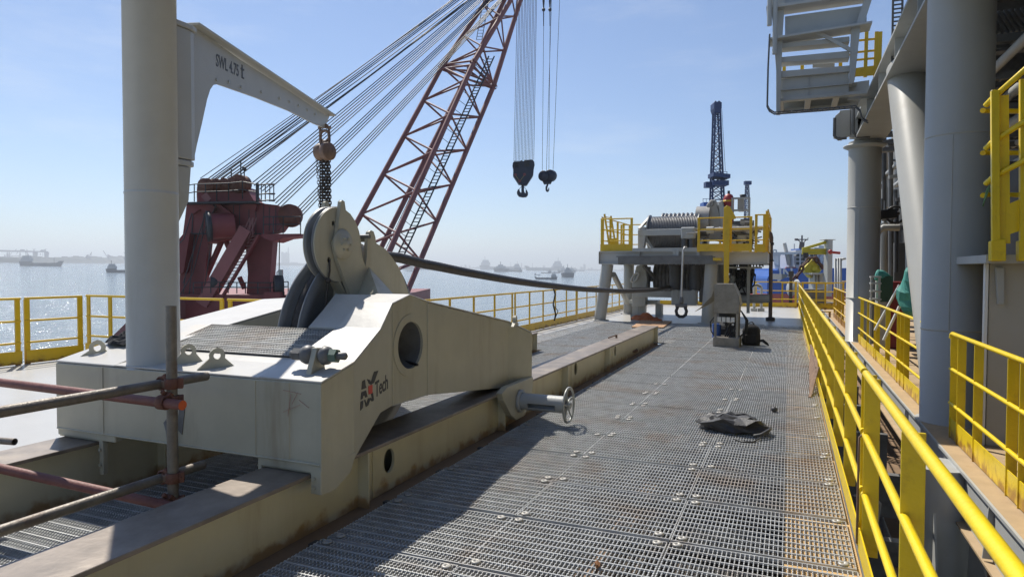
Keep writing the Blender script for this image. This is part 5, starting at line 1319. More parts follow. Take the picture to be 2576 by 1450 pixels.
for j in range(m_+1):
    t = j/m_; z = .45*t; f = 1.0 if t < .55 else math.sqrt(max(0, 1-((t-.55)/.46)**2.2)); f *= (.92+.08*min(1,t*6))
    for i in range(n_):
        a = 2*PI*i/n_; c_, s_ = math.cos(a), math.sin(a)
        sx_ = math.copysign(abs(c_)**.6, c_)*.185*max(.03,f); sy_ = math.copysign(abs(s_)**.6, s_)*.14*max(.03,f)
        vs.append((-.72+sx_*(1+.05*math.sin(z*20+i)), 15.0+sy_, z))
for j in range(m_):
    for i in range(n_): l = (i+1) % n_; fs.append((j*n_+i,j*n_+l,(j+1)*n_+l,(j+1)*n_+i))
k.add(vs, fs, True); k.build('bag_body', M_cloth, bp)
k = MB(); k.box(-.84,14.83,.05,-.60,14.88,.24); k.build('front_pocket', M_cloth, bp, .02)
k = MB(); k.tube([(-.78,15.0,.43),(-.76,15.0,.48),(-.70,15.0,.49),(-.66,15.0,.44)], .012, 6); k.build('grab_loop', M_cloth, bp)
k = MB(); k.tube([(-.56,14.95,.10),(-.48,14.93,.11),(-.40,14.9,.05),(-.36,14.88,.02)], [.02,.035,.03,.012], 8); k.build('strap', M_cloth, bp)
# boards and sheets
k = MB(); P4 = [gz(1588,823,.012),gz(1668,824,.012),gz(1690,808,.012),gz(1612,806,.012)]; k.prism(P4, (0,0,.02)); solo(k, 'cardboard_sheet', M_card, 'flat brown cardboard sheet lying on the gratings by the orange sheet', 'cardboard')
k = crumple(tuple(gz(1622,803)), .46, .45, .34, 26, 8, 1.7); k.tube([tuple(gz(1640,806,.03)),tuple(gz(1655,805,.05)),tuple(gz(1662,806,.03))], .05, 6)
solo(k, 'orange_sheet', M_sheet, 'crumpled orange plastic sheet lying under the winch platform edge', 'plastic sheet')
k = MB(); k.prism([gz(1576,850,.02),gz(1590,852,.02),gz(1634,836,.10),gz(1630,830,.10)], (0,0,.02)); solo(k, 'rusty_plank', M_rust, 'rust brown plank lying against the end of the runway beam', 'plank')
k = MB(); k.prism([gz(1582,880,.01),gz(1600,877,.01),gz(1604,884,.01),gz(1588,887,.01)], (0,0,.04)); solo(k, 'wood_scrap', M_rust, 'small dark wood scrap beside the end of the runway beam', 'wood scrap')
k = MB(); p = gz(1550,849,.36); k.cyl((p.x,p.y,.36),(p.x,p.y,.42),.02,n=8); k.tube([(p.x,p.y,.41),(p.x-.1,p.y-.2,.375)], .012, 6); solo(k, 'bolt_pin', M_rust, 'small rusty pin standing on the far end of the runway beam', 'pin')
from mathutils import noise as _nz
k = MB()
for c_, sz, sd_ in (((-.44,6.82,.075),(.27,.17,.085),3),((-.66,6.92,.06),(.16,.15,.085),11),((-.54,6.98,.07),(.20,.10,.095),17)):
    q_ = MB(); q_.ball((0,0,0), 1, 15)
    for p_ in q_.v:
        p_ = V(p_); d_ = 1+.42*(abs(_nz.noise(p_*1.5+V((sd_,0,0))))*2-.45)+.22*_nz.noise(p_*3.7+V((0,sd_,0))); p_ = p_*d_
        k.v.append((c_[0]+p_.x*sz[0], c_[1]+p_.y*sz[1], max(.004, c_[2]+p_.z*sz[2])))
    o_ = len(k.v)-len(q_.v); k.f += [tuple(i_+o_ for i_ in f_) for f_ in q_.f]; k.sm += [False]*len(q_.f)
solo(k, 'tarpaulin_bag', M_rag, 'crumpled dark grey bag lying on the walkway gratings', 'bag')
k = MB(); k.tube([(-.28,6.62,.03),(-.22,6.60,.05),(-.16,6.7,.07),(-.14,6.85,.06),(-.2,6.95,.03)], .016, 8); k.tube([(-.45,6.5,.012),(-.38,6.42,.012),(-.28,6.45,.012),(-.22,6.58,.03)], .008, 6)
solo(k, 'bag_strap', M_rag, 'loose grey strap curling out beside the dark bag', 'strap')
k = MB(); k.add([tuple(gz(1494,1412,.004)),tuple(gz(1502,1406,.012)),tuple(gz(1510,1414,.01)),tuple(gz(1508,1424,.02)),tuple(gz(1500,1430,.006)),tuple(gz(1500,1418,.03))], [(0,1,5),(1,2,5),(2,3,5),(3,4,5),(4,0,5),(5,1,0),(5,2,1),(5,3,2),(5,4,3),(5,0,4)])
solo(k, 'dry_leaf', mat('leaf_brown', (.30,.14,.06), .8), 'curled dry brown leaf on the near gratings', 'leaf')
k = MB(); p = gz(1947,1030,.03); k.ball((p.x,p.y,.035), .035, 12, (1,1,.9)); solo(k, 'paper_ball', M_rag, 'small crumpled ball of paper on the gratings near the railing', 'paper ball')
# loose rusty grate leaning on the railing
lg2 = thing('leaning_grate', 'rusty dark grate piece leaning against the yellow railing', 'grate', (.33,6.4,0))
a0, a1, b0, b1 = V((.16,6.0,.02)), V((.37,8.1,.02)), V((.33,6.0,.40)), V((.40,8.1,.40))
a0, b0 = gz(2036,1000,.0), V((.40,gx(2056,925,.40).y,gx(2056,925,.40).z)); a1, b1 = gz(2036,940,.0), V((.40,gx(2040,868,.40).y,gx(2040,868,.40).z))
k = MB(); k.bar(b0, b1, .05, .03); k.bar(a0, b0, .03, .03); k.bar(a1, b1, .03, .03); k.build('frame_bar', M_rust, lg2)
k = MB()
for i in range(12): t = (i+.5)/12; k.bar(a0+(a1-a0)*t, b0+(b1-b0)*t, .012, .012)
k.build('bars', M_rust, lg2)
# hooked rod hanging on the near railing
k = MB(); c = gx(2180,1090,.42); x_, y_ = RX, c.y
k.tube([(x_+.03,y_-.02,.62),(x_+.03,y_,.67),(x_,y_,.69),(x_-.03,y_-.005,.66),(x_-.032,y_-.01,.55),(x_-.034,y_-.015,.30),(x_-.036,y_-.02,.06)], [.006]*6+[.006], 8)
solo(k, 'hook_rod', M_rust, 'thin dark hooked rod hanging on the mid rail of the near railing', 'rod')
# ------------------------------------------------------------------ red floating crane
FH = V((FW.x,FW.y,0)).normalized(); RH = V((RT.x,RT.y,0)).normalized()
def Z4(x, y, D=42.0): return gd((600+x/2.685)/1.491, (560+y/2.685)/1.491, D)
def plate(pts, D, t, f=Z4): m = MB(); m.prism([f(x,y,D) for x,y in pts], FH*t); return m
fc = thing('crane_gantry', 'dark red crane gantry with sheaves on top standing behind the carriage', 'crane gantry', tuple(Z4(640,1800)))
plate([(235,845),(495,845),(480,950),(430,1450),(410,1900),(185,1900),(200,1240)], 42, .7).build('leg', M_red, fc)
plate([(170,930),(240,840),(300,845),(235,1240),(195,1250),(172,1240),(120,1240)], 41.3, .7).build('leg', M_red, fc)
plate([(850,850),(1140,868),(1105,1330),(1085,1900),(840,1900),(885,1250)], 42, .9).build('leg', M_red, fc)
plate([(230,850),(250,700),(268,548),(480,505),(940,512),(1040,545),(1175,560),(1240,590),(1335,610),(1340,735),(1250,745),(1190,825),(1020,862),(820,905),(690,905),(485,945),(480,855)], 41.7, 1.2).build('head_box', M_red, fc)
plate([(480,500),(560,560),(700,668),(740,660),(590,545),(560,505)], 41.3, .4).build('bracket', M_red, fc)
plate([(268,560),(330,650),(400,600),(500,650),(560,600),(500,520),(268,548)], 41.4, .3).build('bracket', M_red, fc)
plate([(800,530),(905,610),(960,620),(970,540)], 41.4, .3).build('bracket', M_red, fc)
k = MB(); k.tube([Z4(495,775,40.6),Z4(740,765,41.3)], .78, 28); k.build('drum', M_red, fc)
k = MB(); k.lathe([(0,-.1),(.95,-.1),(.95,.12),(0,.12)], Z4(490,775,40.6), (Z4(740,765,41.3)-Z4(490,775,40.6)), 32); k.build('drum_flange', M_blackst, fc)
k = MB(); c = Z4(1300,665,41.5); k.lathe([(0,0),(.72,0),(.72,.5),(0,.5)], c, FH, 28); k.build('nose_sheave', mat('ochre_sheave', (.15,.045,.025), .6, var=.3, vs=3), fc)
plate([(372,545),(368,440),(372,380),(880,380),(905,450),(945,518)], 41.9, 1.5).build('sheave_block', M_red, fc)
M_och = mat('rusty_sheave', (.15,.05,.025), .65, var=.35, vs=2)
for x, y, r in ((438,365,75),(470,360,70),(555,350,58),(640,350,62),(720,350,72),(785,345,92)):
    k = MB(); k.lathe([(0,0),(r/4.0*42/FPX*1.0,0),(r/4.0*42/FPX,.16),(r/4.0*42/FPX*.9,.3),(r/4.0*42/FPX,.45),(r/4.0*42/FPX,.6),(0,.6)], Z4(x,y,41.6), FH+RH*.25, 28); k.build('top_sheave', M_och, fc)
for a, b, w_ in (((640,880),(430,1350),30),((645,880),(740,1085),30),((800,1285),(850,1400),26),((395,1500),(300,1900),30)):
    k = MB(); k.tube([Z4(*a,42.6),Z4(*b,42.6)], w_/4/1656*42*.95, 12); k.build('brace', M_red, fc)
k = MB(); k.bar(Z4(880,800,41.2), Z4(440,1560,41.2), .75, .8, FH); k.build('stair_stringer', mat('stringer_red', (.28,.085,.08), .55, var=.2, vs=.6, dirt=(.3,.2,.18), da=.4, ds=.5), fc)
k = MB(); k.bar(Z4(1000,860,41.0), Z4(620,1500,41.0), .12, .35, FH); k.bar(Z4(930,830,41.6), Z4(560,1450,41.6), .12, .3, FH); k.build('stair_side', M_red, fc)
for i in range(17):
    t = i/17; k = MB(); p = Z4(920+(590-920)*t, 880+(1420-880)*t, 41.2); q = Z4(1000+(660-1000)*t, 868+(1415-868)*t, 41.2); k.bar(p, q, .22, .045); k.build('stair_tread', M_boom, fc)
k = MB()
for s in (0,1):
    for a, b in (((905,690),(905,870)),((945,690),(860,900)),((905,690),(740,1060))): k.tube([Z4(a[0]+30*s,a[1],41.0),Z4(b[0]+30*s,b[1],41.0)], .045, 6)
k.build('stair_handrail', M_boom, fc)
def hrail(pts, h, D, name='walk_rail', post=40, m=M_blackst):
    k = MB()
    for f in (1,.55):
        k.tube([Z4(x,y-h*f,D) for x,y in pts], .032, 6)
    for (x0,y0),(x1,y1) in zip(pts[:-1],pts[1:]):
        n_ = max(1,int(abs(x1-x0)/post))
        for i in range(n_+1): t = i/n_; x, y = x0+(x1-x0)*t, y0+(y1-y0)*t; k.bar(Z4(x,y-h,D), Z4(x,y,D), .05, .05, FH)
    return k.build(name, m, fc)
hrail([(268,540),(345,525),(570,520),(690,515),(830,500),(985,530)], 175, 41.0, post=110)
k = MB(); k.bar(Z4(268,548,41.2), Z4(985,538,41.2), 1.2, .10); k.build('walkway', M_blackst, fc)
hrail([(1040,850),(1240,848),(1415,850)], 172, 40.6, post=90)
k = MB(); k.prism([Z4(1020,852,40.6),Z4(1415,848,40.6),Z4(1415,872,40.6),Z4(1240,890,40.6),Z4(1130,930,40.6),Z4(1020,880,40.6)], FH*2.0); k.build('side_platform', M_red, fc)
hrail([(335,1450),(600,1445),(860,1450),(1110,1450),(1290,1440)], 110, 40.8, post=85)
k = MB()
for y in (350,445,512): k.tube([Z4(x,y+(8 if x in (1000,1150) else 0)-0,41+dz_) for x,dz_ in ((985,0),(1000,.6),(1075,1.0),(1150,.6),(1155,0),(1140,-.5),(1075,-.9),(1000,-.6))], .04, 6, closed=True)
for x in (985,1020,1060,1105,1145): k.bar(Z4(x,345,41), Z4(x,525,41), .05, .05, FH)
k.bar(Z4(980,340,41), Z4(982,530,41), .16, .16, FH); k.build('ladder_cage', M_blackst, fc)
k = MB()
for x, y0, y1 in ((718,200,300),(813,110,290),(848,190,300)): k.bar(Z4(x,y0,41.8), Z4(x,y1,41.8), .06, .06, FH)
k.ball(Z4(848,195,41.8), .14, 8); k.build('antenna_post', M_blackst, fc)
k = MB(); k.bar(Z4(440,505,40.9), Z4(490,465,40.9), .5, .04, FH); k.build('notice_panel', M_boom, fc)
for x, y, r in ((508,1335,.42),(1150,1385,.75)):
    k = MB(); k.lathe([(0,0),(r,0),(r,.5),(0,.5)], Z4(x,y,41), RH+FH*.5, 20); k.build('deck_winch', M_blackst, fc)
k = MB(); k.tube([Z4(1178,1330,41),Z4(1178,1235,41),Z4(1195,1220,41),Z4(1212,1222,41)], .03, 6); k.obox(Z4(1215,1238,41), RH*.12, FH*.1, (0,0,.18)); k.build('deck_lamp', M_cab, fc)
for ln in ([(1203,905),(1198,1330)],[(515,950),(445,1400)],[(460,640),(230,1350)],[(320,640),(240,900),(180,960)],[(565,560),(440,830),(330,1250),(190,1480)]):
    k = MB(); k.tube([Z4(x,y,41) for x,y in ln], .03, 6); k.build('slack_line', M_blackst, fc)
# weld seams on the head and legs
k = MB()
for x in (740,800,895,965,1040,1100,1165): k.bar(Z4(x,540 if x < 1100 else 580,41.68), Z4(x,855 if x < 1100 else 820,41.68), .035, .02, FH)
for a, b in (((330,640),(320,850)),((445,640),(420,850)),((300,850),(235,1450)),((350,860),(280,1600))): k.bar(Z4(*a,41.66),Z4(*b,41.66), .06, .02, FH)
k.bar(Z4(235,848,41.6), Z4(1020,850,41.6), .06, .08); k.build('seam', M_blackst, fc)
# barge hull under the crane
bg_ = thing('crane_barge', 'dark red barge hull carrying the red crane beside the deck', 'barge', tuple(gd(700,760,43)))
zt_ = Z4(600,1455,42).z; k = MB()
c0, c1 = gd(330,760,41), gd(1012,760,41); 
zdown = wz(c0.x,c0.y)-1
poly = [V((c0.x,c0.y,zt_)),V((c1.x,c1.y,zt_)),V((c1.x,c1.y,zdown)),V((c0.x,c0.y,zdown))]
k.prism(poly, FH*14); k.build('hull', M_red, bg_)
k = MB(); k.prism([gd(322,806,39.5),gd(336,800,39.5),gd(450,745,39.5),gd(450,800,39.5),gd(300,875,39.5),gd(255,872,39.5)], FH*.8); k.build('bow_beam', M_boom, bg_)
k = MB(); k.obox(gd(690,748,40.6), RH*.5, FH*.4, (0,0,.35)); k.build('deck_gear', M_red, bg_)

# ---------------- lattice boom
bo = thing('crane_boom', 'long faded red lattice boom of the floating crane rising out of the picture top', 'crane boom', tuple(gd(920,760,44)))
foot = dict(A=(788,760,44.4), B=(922,760,42.2), C=(1013,760,44.2), D=(890,760,46.4))
joint = dict(A=(1111,168,53.2), B=(1191,157,51.4), C=(1241,217,53.0), D=(1183,172,55.0))
head = dict(A=(1359,-200,58.1), B=(1404,-200,57.7), C=(1372,-200,58.0), D=(1376,-215,58.5))
def bp_(c, s):
    if s <= 1: a, b, t = gd(*foot[c]), gd(*joint[c]), s
    else: a, b, t = gd(*joint[c]), gd(*head[c]), s-1
    return a+(b-a)*t
for c in 'ABCD':
    k = MB(); k.tube([bp_(c,0),bp_(c,1)], .195, 14); k.tube([bp_(c,1),bp_(c,2)], [.205,.17], 14); k.lathe([(.30,-.09),(.30,.09)], bp_(c,1), bp_(c,1)-bp_(c,.9), 14)
    k.build('chord', M_boom, bo)
br_ = []
def lattice(a, b, ph):
    lo = [i/6.3 for i in range(7)]; 
    for i in range(6):
        s0, s1 = i/6, (i+1)/6; m_ = (s0+s1)/2
        yield (a,s0+.0),(b,m_); yield (b,m_),(a,s1)
    for i in range(5):
        s0, s1 = 1+i/5, 1+(i+1)/5; m_ = (s0+s1)/2
        if i < 4: yield (a,s0),(b,m_); yield (b,m_),(a,s1)
for a, b in (('A','B'),('C','B'),('A','D'),('C','D')):
    for (c0_,s0),(c1_,s1) in lattice(a, b, 0):
        k = MB(); k.tube([bp_(c0_,s0),bp_(c1_,s1)], .076 if s0 <= 1 else .066, 8, cap=False); k.build('lattice_bar', M_boom, bo)
for a, b in (('A','B'),('B','C'),('C','D'),('D','A'),('A','C')):
    for ds in (-.012,.012):
        k = MB(); k.tube([bp_(a,1+ds),bp_(b,1+ds)], .085, 8); k.build('joint_bar', M_boom, bo)
ld = MB(); n_ = 62
L0, L1 = [gd(1003,652,44.5), gd(1236,142,52.4)]
sdv = RH*.22
for o in (-1,1): ld.tube([L0+sdv*o, L1+sdv*o], .055, 6)
for i in range(n_): p = L0+(L1-L0)*(i/n_); ld.tube([p-sdv, p+sdv], .032, 5)
for i in range(0, n_, 3):
    p = L0+(L1-L0)*(i/n_); ld.tube([p-sdv, p-RH*.95+V((0,0,.55))], .022, 5)
ld.tube([L0-RH*.95+V((0,0,.55)), L1-RH*.95+V((0,0,.55))], .022, 5)
ld.build('boom_ladder', M_blackst, bo)
ld = MB(); L2 = gd(1226,-20,54.5)
L1b = gd(1205,100,52.2)
for o in (-1,1): ld.tube([L1b+sdv*o, L2+sdv*o], .03, 6)
for i in range(16): p = L1b+(L2-L1b)*(i/16); ld.tube([p-sdv, p+sdv], .02, 5)
ld.build('boom_ladder', M_blackst, bo)
# ---------------- stay ropes from the gantry to the boom head
random.seed(9)
def stay(p0, p1, r, label, grp, sag=.25):
    a, b = gd(*p0), gd(*p1); k = MB(); n_ = 9
    k.tube([a+(b-a)*(i/n_)+V((0,0,-4*sag*(i/n_)*(1-i/n_))) for i in range(n_+1)], r, 6)
    solo(k, 'stay_rope', M_blackst, label, 'stay rope', grp)
stay((503,449,42), (1412,-200,58), .024, 'single thin stay rope, the uppermost one from the gantry to the boom head', 'stay ropes of the floating crane')
for i in range(10):
    stay((520+i*8.5+random.uniform(-3,3),452-i*.8,42), (1402+random.uniform(-14,18)-i*2,-196+i*4,58), .034, 'one of the tangled upper bundle of stay ropes of the red crane', 'stay ropes of the floating crane', sag=random.uniform(.0,.5))
for i in range(6):
    stay((632+i*7,462+i*4.5,42), (1392-i*3,-176+i*5,58), .032, 'one of the middle bundle of stay ropes of the red crane', 'stay ropes of the floating crane', sag=.2)
for i in range(4):
    stay((688+i*5,505+i*6,41.6), (1390-i*3,-160+i*5,58), .033, 'one of the lower bundle of stay ropes ending behind the gantry cage', 'stay ropes of the floating crane', sag=.15)
for i in range(4):
    stay((733+i*4,538+i*6.5,41.5), (1384-i*3,-138+i*5,58), .033, 'one of the lowest bundle of stay ropes ending at the gantry nose', 'stay ropes of the floating crane', sag=.15)
# ---------------- hook blocks and hoist ropes
def Z7(x, y, D=57.0): return gd((1880+x/7.25)/1.491, (560+y/7.25)/1.491, D)
hbk = thing('main_hook_block', 'big dark hook block with a double hook hanging from the boom on many ropes', 'hook block', tuple(Z7(600,600)))
M_block = mat('block_blue_black', (.022,.030,.055), .5, var=.25, vs=1.5)
plate([(335,335),(490,332),(520,305),(560,298),(590,322),(640,300),(760,285),(800,276),(850,285),(890,330),(905,420),(880,540),(866,700),(700,955),(650,970),(580,948),(470,940),(315,705),(322,540),(300,440),(310,370)], 57, .9, Z7).build('block_body', M_block, hbk)
k = MB()
for i in range(8): k.lathe([(0,0),(.34,0),(.34,.05),(0,.05)], Z7(350+i*22,420,57.0)-FH*.0, RH, 18) if False else k.obox(Z7(352+i*20,400,56.97), RH*.02, FH*.03, (0,0,.28))
for i in range(8): k.obox(Z7(630+i*18,375,56.97), RH*.02, FH*.03, (0,0,.28))
k.build('sheave_rims', M_blackst, hbk)
k = MB()
for a, b in (((385,705),(485,850)),((620,705),(520,840))):
    k.bar(Z7(*a,56.96), Z7(*b,56.96), .05, .03, FH)
k.build('yellow_stripe', mat('dull_yellow', (.25,.2,.08), .6), hbk)
k = MB()
for x, y in ((380,690),(630,680),(495,862)): k.cyl(Z7(x,y,56.97), Z7(x,y,56.9), .12, n=14)
k.build('red_dot', mat('dull_red', (.2,.06,.07), .6), hbk)
plate([(545,940),(615,940),(615,1090),(622,1150),(648,1190),(672,1185),(655,1150),(662,1100),(690,1100),(725,1180),(720,1240),(680,1290),(590,1300),(480,1280),(430,1220),(420,1160),(450,1090),(488,1065),(497,1130),(525,1178),(552,1165),(540,1140)], 57.3, .4, Z7).build('double_hook', M_block, hbk)
k = MB(); k.tube([Z7(545,1010,57.4),Z7(490,1070,57.4)], .02, 5); k.tube([Z7(612,1010,57.4),Z7(675,1095,57.4)], .02, 5); k.build('safety_latch', M_blackst, hbk)
hb2 = thing('auxiliary_hook_block', 'small dark hook block with a single hook hanging right of the big one', 'hook block', tuple(Z7(1250,780)))
plate([(1095,790),(1090,740),(1100,690),(1130,655),(1185,640),(1222,668),(1240,720),(1265,660),(1320,625),(1370,640),(1410,690),(1415,760),(1390,840),(1350,930),(1240,935),(1165,942),(1130,870)], 57, .5, Z7).build('block_body', M_block, hb2)
k = MB()
for x, y, r in ((1165,730,.46),(1335,715,.5)): k.lathe([(0,-.25),(r,-.25),(r*.85,0),(r,.25),(0,.25)], Z7(x,y,57), FH+RH*.5, 22)
k.build('sheave', M_block, hb2)
plate([(1235,930),(1275,930),(1275,980),(1250,1040),(1250,1090),(1265,1105),(1282,1040),(1298,1040),(1300,1110),(1280,1145),(1245,1152),(1210,1120),(1198,1060),(1205,1000),(1235,960)], 57.1, .3, Z7).build('hook', M_block, hb2)
M_hr = mat('hoist_rope_wire', (.06,.06,.065), .35, metal=.5, var=.3, vs=2)
for i in range(15):
    a = Z7(340+i*38.5, 320-i*2.5, 57.3); b = gd(1305+i*3.4+(.8 if i % 2 else 0), -190, 57.9); k = MB(); k.tube([a,b], .022, 6)
    solo(k, 'hoist_rope', M_hr, 'one of the fifteen parallel ropes carrying the big hook block', 'hoist rope', 'hoist ropes of the big hook block')
for i, (x, xt) in enumerate(((1110,1368.5),(1220,1392),(1290,1384),(1400,1414))):
    k = MB(); k.tube([Z7(x,660,57.2), gd(xt+1,-195,57.9)], .02, 6); solo(k, 'hoist_rope', M_hr, 'one of the four thin ropes carrying the small hook block', 'hoist rope', 'hoist ropes of the small hook block')
for x in (1367,1383):
    k = MB(); p, q = gd(x,-20,57.8), gd(x,66,57.8); k.tube([p,p+(q-p)*.3,p+(q-p)*.5,q], [.10,.10,.05,.04], 8); k.ball(gd(x,25,57.8), .16, 8); solo(k, 'rope_socket', M_blackst, 'dark rope socket hanging at the picture top above the small hook block', 'rope socket', 'rope sockets')
# ------------------------------------------------------------------ dark blue lattice crane behind the winch
def lattice_mast(root, rows, D, m, rch, rb, nb, depth=1.0):
    """rows: (x left, x right, y) from top to bottom in the view plane at depth D, box section"""
    P_ = lambda x, y, s: gd(x, y, D)+FH*(depth*s)
    def at(side, t, s):
        for (a, b) in zip(rows[:-1], rows[1:]):
            if a[2] <= t <= b[2]: u = (t-a[2])/(b[2]-a[2]); return P_(a[side]+(b[side]-a[side])*u, t, s)
        return P_(rows[-1][side], rows[-1][2], s)
    y0, y1 = rows[0][2], rows[-1][2]
    for side in (0,1):
        for s in (0,1):
            k = MB(); k.tube([at(side,y0+(y1-y0)*i/6,s) for i in range(7)], rch, 8); k.build('chord', m, root)
    k = MB()
    for i in range(nb):
        a, b = y0+(y1-y0)*(i/nb)**1.0, y0+(y1-y0)*((i+1)/nb)
        for s in (0,1):
            k.tube([at(0,a,s),at(1,b,s)], rb, 5); k.tube([at(1,a,s),at(0,b,s)], rb, 5); k.tube([at(0,b,s),at(1,b,s)], rb, 5)
        for side in (0,1): k.tube([at(side,a,0),at(side,b,1)], rb, 5)
    k.build('lattice', m, root)
bcn = thing('navy_lattice_crane', 'tall dark blue lattice crane boom standing behind the winch platform', 'crane', tuple(gd(1805,560,85)))
lattice_mast(bcn, [(1799,1811,270),(1797,1814,345),(1793,1818,440),(1791,1822,520)], 85, M_navy, .12, .045, 13, 1.0)
k = MB(); k.prism([gd(x,y,84.8) for x,y in ((1796,258),(1800,253),(1803,257),(1808,253),(1815,258),(1815,272),(1811,284),(1800,284),(1796,272))], FH*1.6); k.build('head', M_navy, bcn)
k = MB(); a, b = gd(1787,441,84), gd(1829,446,84); k.obox((a+b)/2, (b-a)/2, FH*1.2, (0,0,.25))
for x in (1788,1797,1813,1828): k.bar(gd(x,432,84), gd(x,441,84), .08, .08)
k.bar(gd(1787,432,84), gd(1829,432,84), .06, .06); k.build('platform', M_navy, bcn)
k = MB(); a, b = gd(1790,458,84), gd(1824,466,84); k.obox((a+b)/2, RH*1.0, FH*1.0, (0,0,.3)); k.obox(gd(1784,465,84), RH*.6, FH*.5, (0,0,.35)); k.build('lower_platform', M_navy, bcn)
k = MB(); k.tube([gd(1796,275,84.5),gd(1795,430,84.5)], .03, 5); k.tube([gd(1815,275,84.5),gd(1824,430,84.5)], .03, 5); k.build('rope', M_navy, bcn)
k = MB(); k.obox(gd(1777,525,83), RH*.62, FH*.8, (0,0,.75)); k.obox(gd(1774,548,83), RH*.7, FH*.8, (0,0,.8)); k.build('cabin', M_blue, bcn)
k = MB(); 
for x in (1768,1776,1785): k.bar(gd(x,500,83), gd(x,512,83), .05, .05)
k.bar(gd(1767,500,83), gd(1786,500,83), .05, .05); k.build('cabin_rail', M_navy, bcn)
sc2 = thing('small_lattice_crane', 'small grey blue lattice crane tip behind the header tank frame', 'crane', tuple(gd(1880,540,150)))
lattice_mast(sc2, [(1877.5,1883,464),(1876,1885,500),(1874,1886,560)], 150, M_navy, .09, .05, 9, .8)
k = MB(); k.obox(gd(1880,460,150), RH*.75, FH*.5, (0,0,.4)); k.build('head', M_navy, sc2)

# ------------------------------------------------------------------ chain wheel, davit, vent posts at the stern
def ZS(x, y, D): return gd((2860+x/4.8325)/1.491, (860+y/4.8325)/1.491, D)
cw = thing('chain_windlass', 'yellow square chain wheel housing on a grey foundation at the stern', 'windlass', tuple(ZS(930,1000,37)))
k = MB(); k.prism([ZS(x,y,37) for x,y in ((905,532),(1078,715),(1030,785),(945,800),(882,880),(735,718))], FH*.5); k.build('housing', M_chyel, cw, .02)
k = MB(); c = ZS(940,712,36.9); k.lathe([(0,0),(.07,0),(.16,.02),(.17,.1),(.34,.12),(.36,.2)], c, FH, 28); k.build('hub', M_chyel, cw)
k = MB()
for x, y in ((905,560),(1050,715),(755,715),(1040,690),(880,840)): k.cyl(ZS(x,y,36.98), ZS(x,y,36.9), .04, n=8)
k.build('bolt_heads', M_cab, cw)
k = MB(); a, b = ZS(890,800,37.2), ZS(1045,1230,37.2); k.obox((a+b)/2, RH*.28, FH*.35, (0,0,(a.z-b.z)/2))
for x in (930,975,1020): k.bar(ZS(x,810,36.7), ZS(x,960,36.7), .03, .2, FH)
k.obox(ZS(960,803,36.8), RH*.45, FH*.5, (0,0,.05)); k.build('foundation', M_grey, cw, .01)
chn = MB(); pts = [(560,925),(610,850),(680,760),(715,665),(800,580),(850,520),(950,510),(1000,590),(1060,650),(1080,700)]
for i in range(len(pts)-1):
    a, b = ZS(*pts[i],36.9), ZS(*pts[i+1],36.9); d_ = (b-a); chn.link((a+b)/2, d_, FH if i % 2 else d_.cross(FH), d_.length*1.25, d_.length*.55, .06, 8)
solo(chn, 'mooring_chain', mat('rusty_chain', (.09,.04,.03), .7, var=.3, vs=5), 'heavy rust brown mooring chain lying over the yellow chain wheel', 'chain')
for i, (x, y) in enumerate(((470,1110),(575,1090))):
    k = MB(); k.lathe([(0,-.05),(.38,-.04),(.42,0),(.38,.04),(0,.05)], ZS(x+40,y-40,33.5+i*.3), RH*.97+FH*.12, 36); solo(k, 'guide_disc', M_grey, ('left' if i == 0 else 'right')+' one of two pale steel guide discs behind the stern railing', 'guide disc', 'guide discs')
dv = thing('stern_davit', 'grey davit post with a yellow double beam at the stern, in front of the ship', 'davit', tuple(ZS(1180,1200,36)))
a, b = ZS(1140,190,36), ZS(1220,1210,36); k = MB(); k.obox((a+b)/2, RH*((b-a).dot(RH)/2), FH*.25, (0,0,(a.z-b.z)/2)); k.obox(ZS(1172,188,36), RH*.3, FH*.3, (0,0,.02)); k.bar(ZS(1180,480,35.7), ZS(1178,1190,35.7), .05, .03); k.build('post', M_grey, dv, .01)
k = MB(); a, b = ZS(712,400,36), ZS(1140,400,36); k.obox((a+b)/2, (b-a)/2, FH*.02, (0,0,.16)); 
for y in (365,437): a, b = ZS(712,y,36), ZS(1142,y-3,36); k.obox((a+b)/2, (b-a)/2, FH*.10, (0,0,.015))
k.build('beam', M_chyel, dv)
k = MB(); k.bar(ZS(715,358,36), ZS(1140,232,36), .12, .14); k.build('tie_beam', M_chyel, dv)
k = MB(); c = ZS(765,470,36); k.obox(c, RH*.13, FH*.1, (0,0,.14)); k.chain(ZS(748,500,36), ZS(745,580,36), .14, .09, .018); k.build('trolley_hoist', M_blackst, dv)
k = MB(); p = gz(1988,768); k.bar((p.x,p.y,0), (p.x,p.y,gy(1988,692,p.y).z), .14, .2, (0,1,0)); k.obox((p.x,p.y,gy(1988,688,p.y).z), (.11,0,0), (0,.12,0), (0,0,.12)); k.build
solo(k, 'vent_post', mat('dark_post', (.07,.065,.06), .6, var=.3, vs=5), 'dark square vent post standing on the deck near the stern railing', 'vent post')
for i, (x, D) in enumerate(((2101,30),(2108,29),(2114,28.5))):
    k = MB(); k.tube([gd(x,760,D),gd(x,650,D),gd(x+1,656,D),gd(x+4,651,D),gd(x+12,650,D)], .05, 10); solo(k, 'standing_vent', M_grey, 'grey standing pipe left of the second round column', 'pipe', 'standing pipes by the second column')
k = MB(); k.tube([gd(2090,634,34),gd(2112,636,34)], .07, 10); k.ball(gd(2088,633,34), .12, 10); solo(k, 'hose_nozzle', M_redt, 'red fire monitor nozzle right of the davit post', 'nozzle')
# stern step clutter
k = MB(); a = gd(2040,745,31); k.obox(a, RH*.5, FH*.4, (0,0,.35)); solo(k, 'reel_box', M_dgrey, 'dark low machine box behind the lower yellow guard', 'machine')

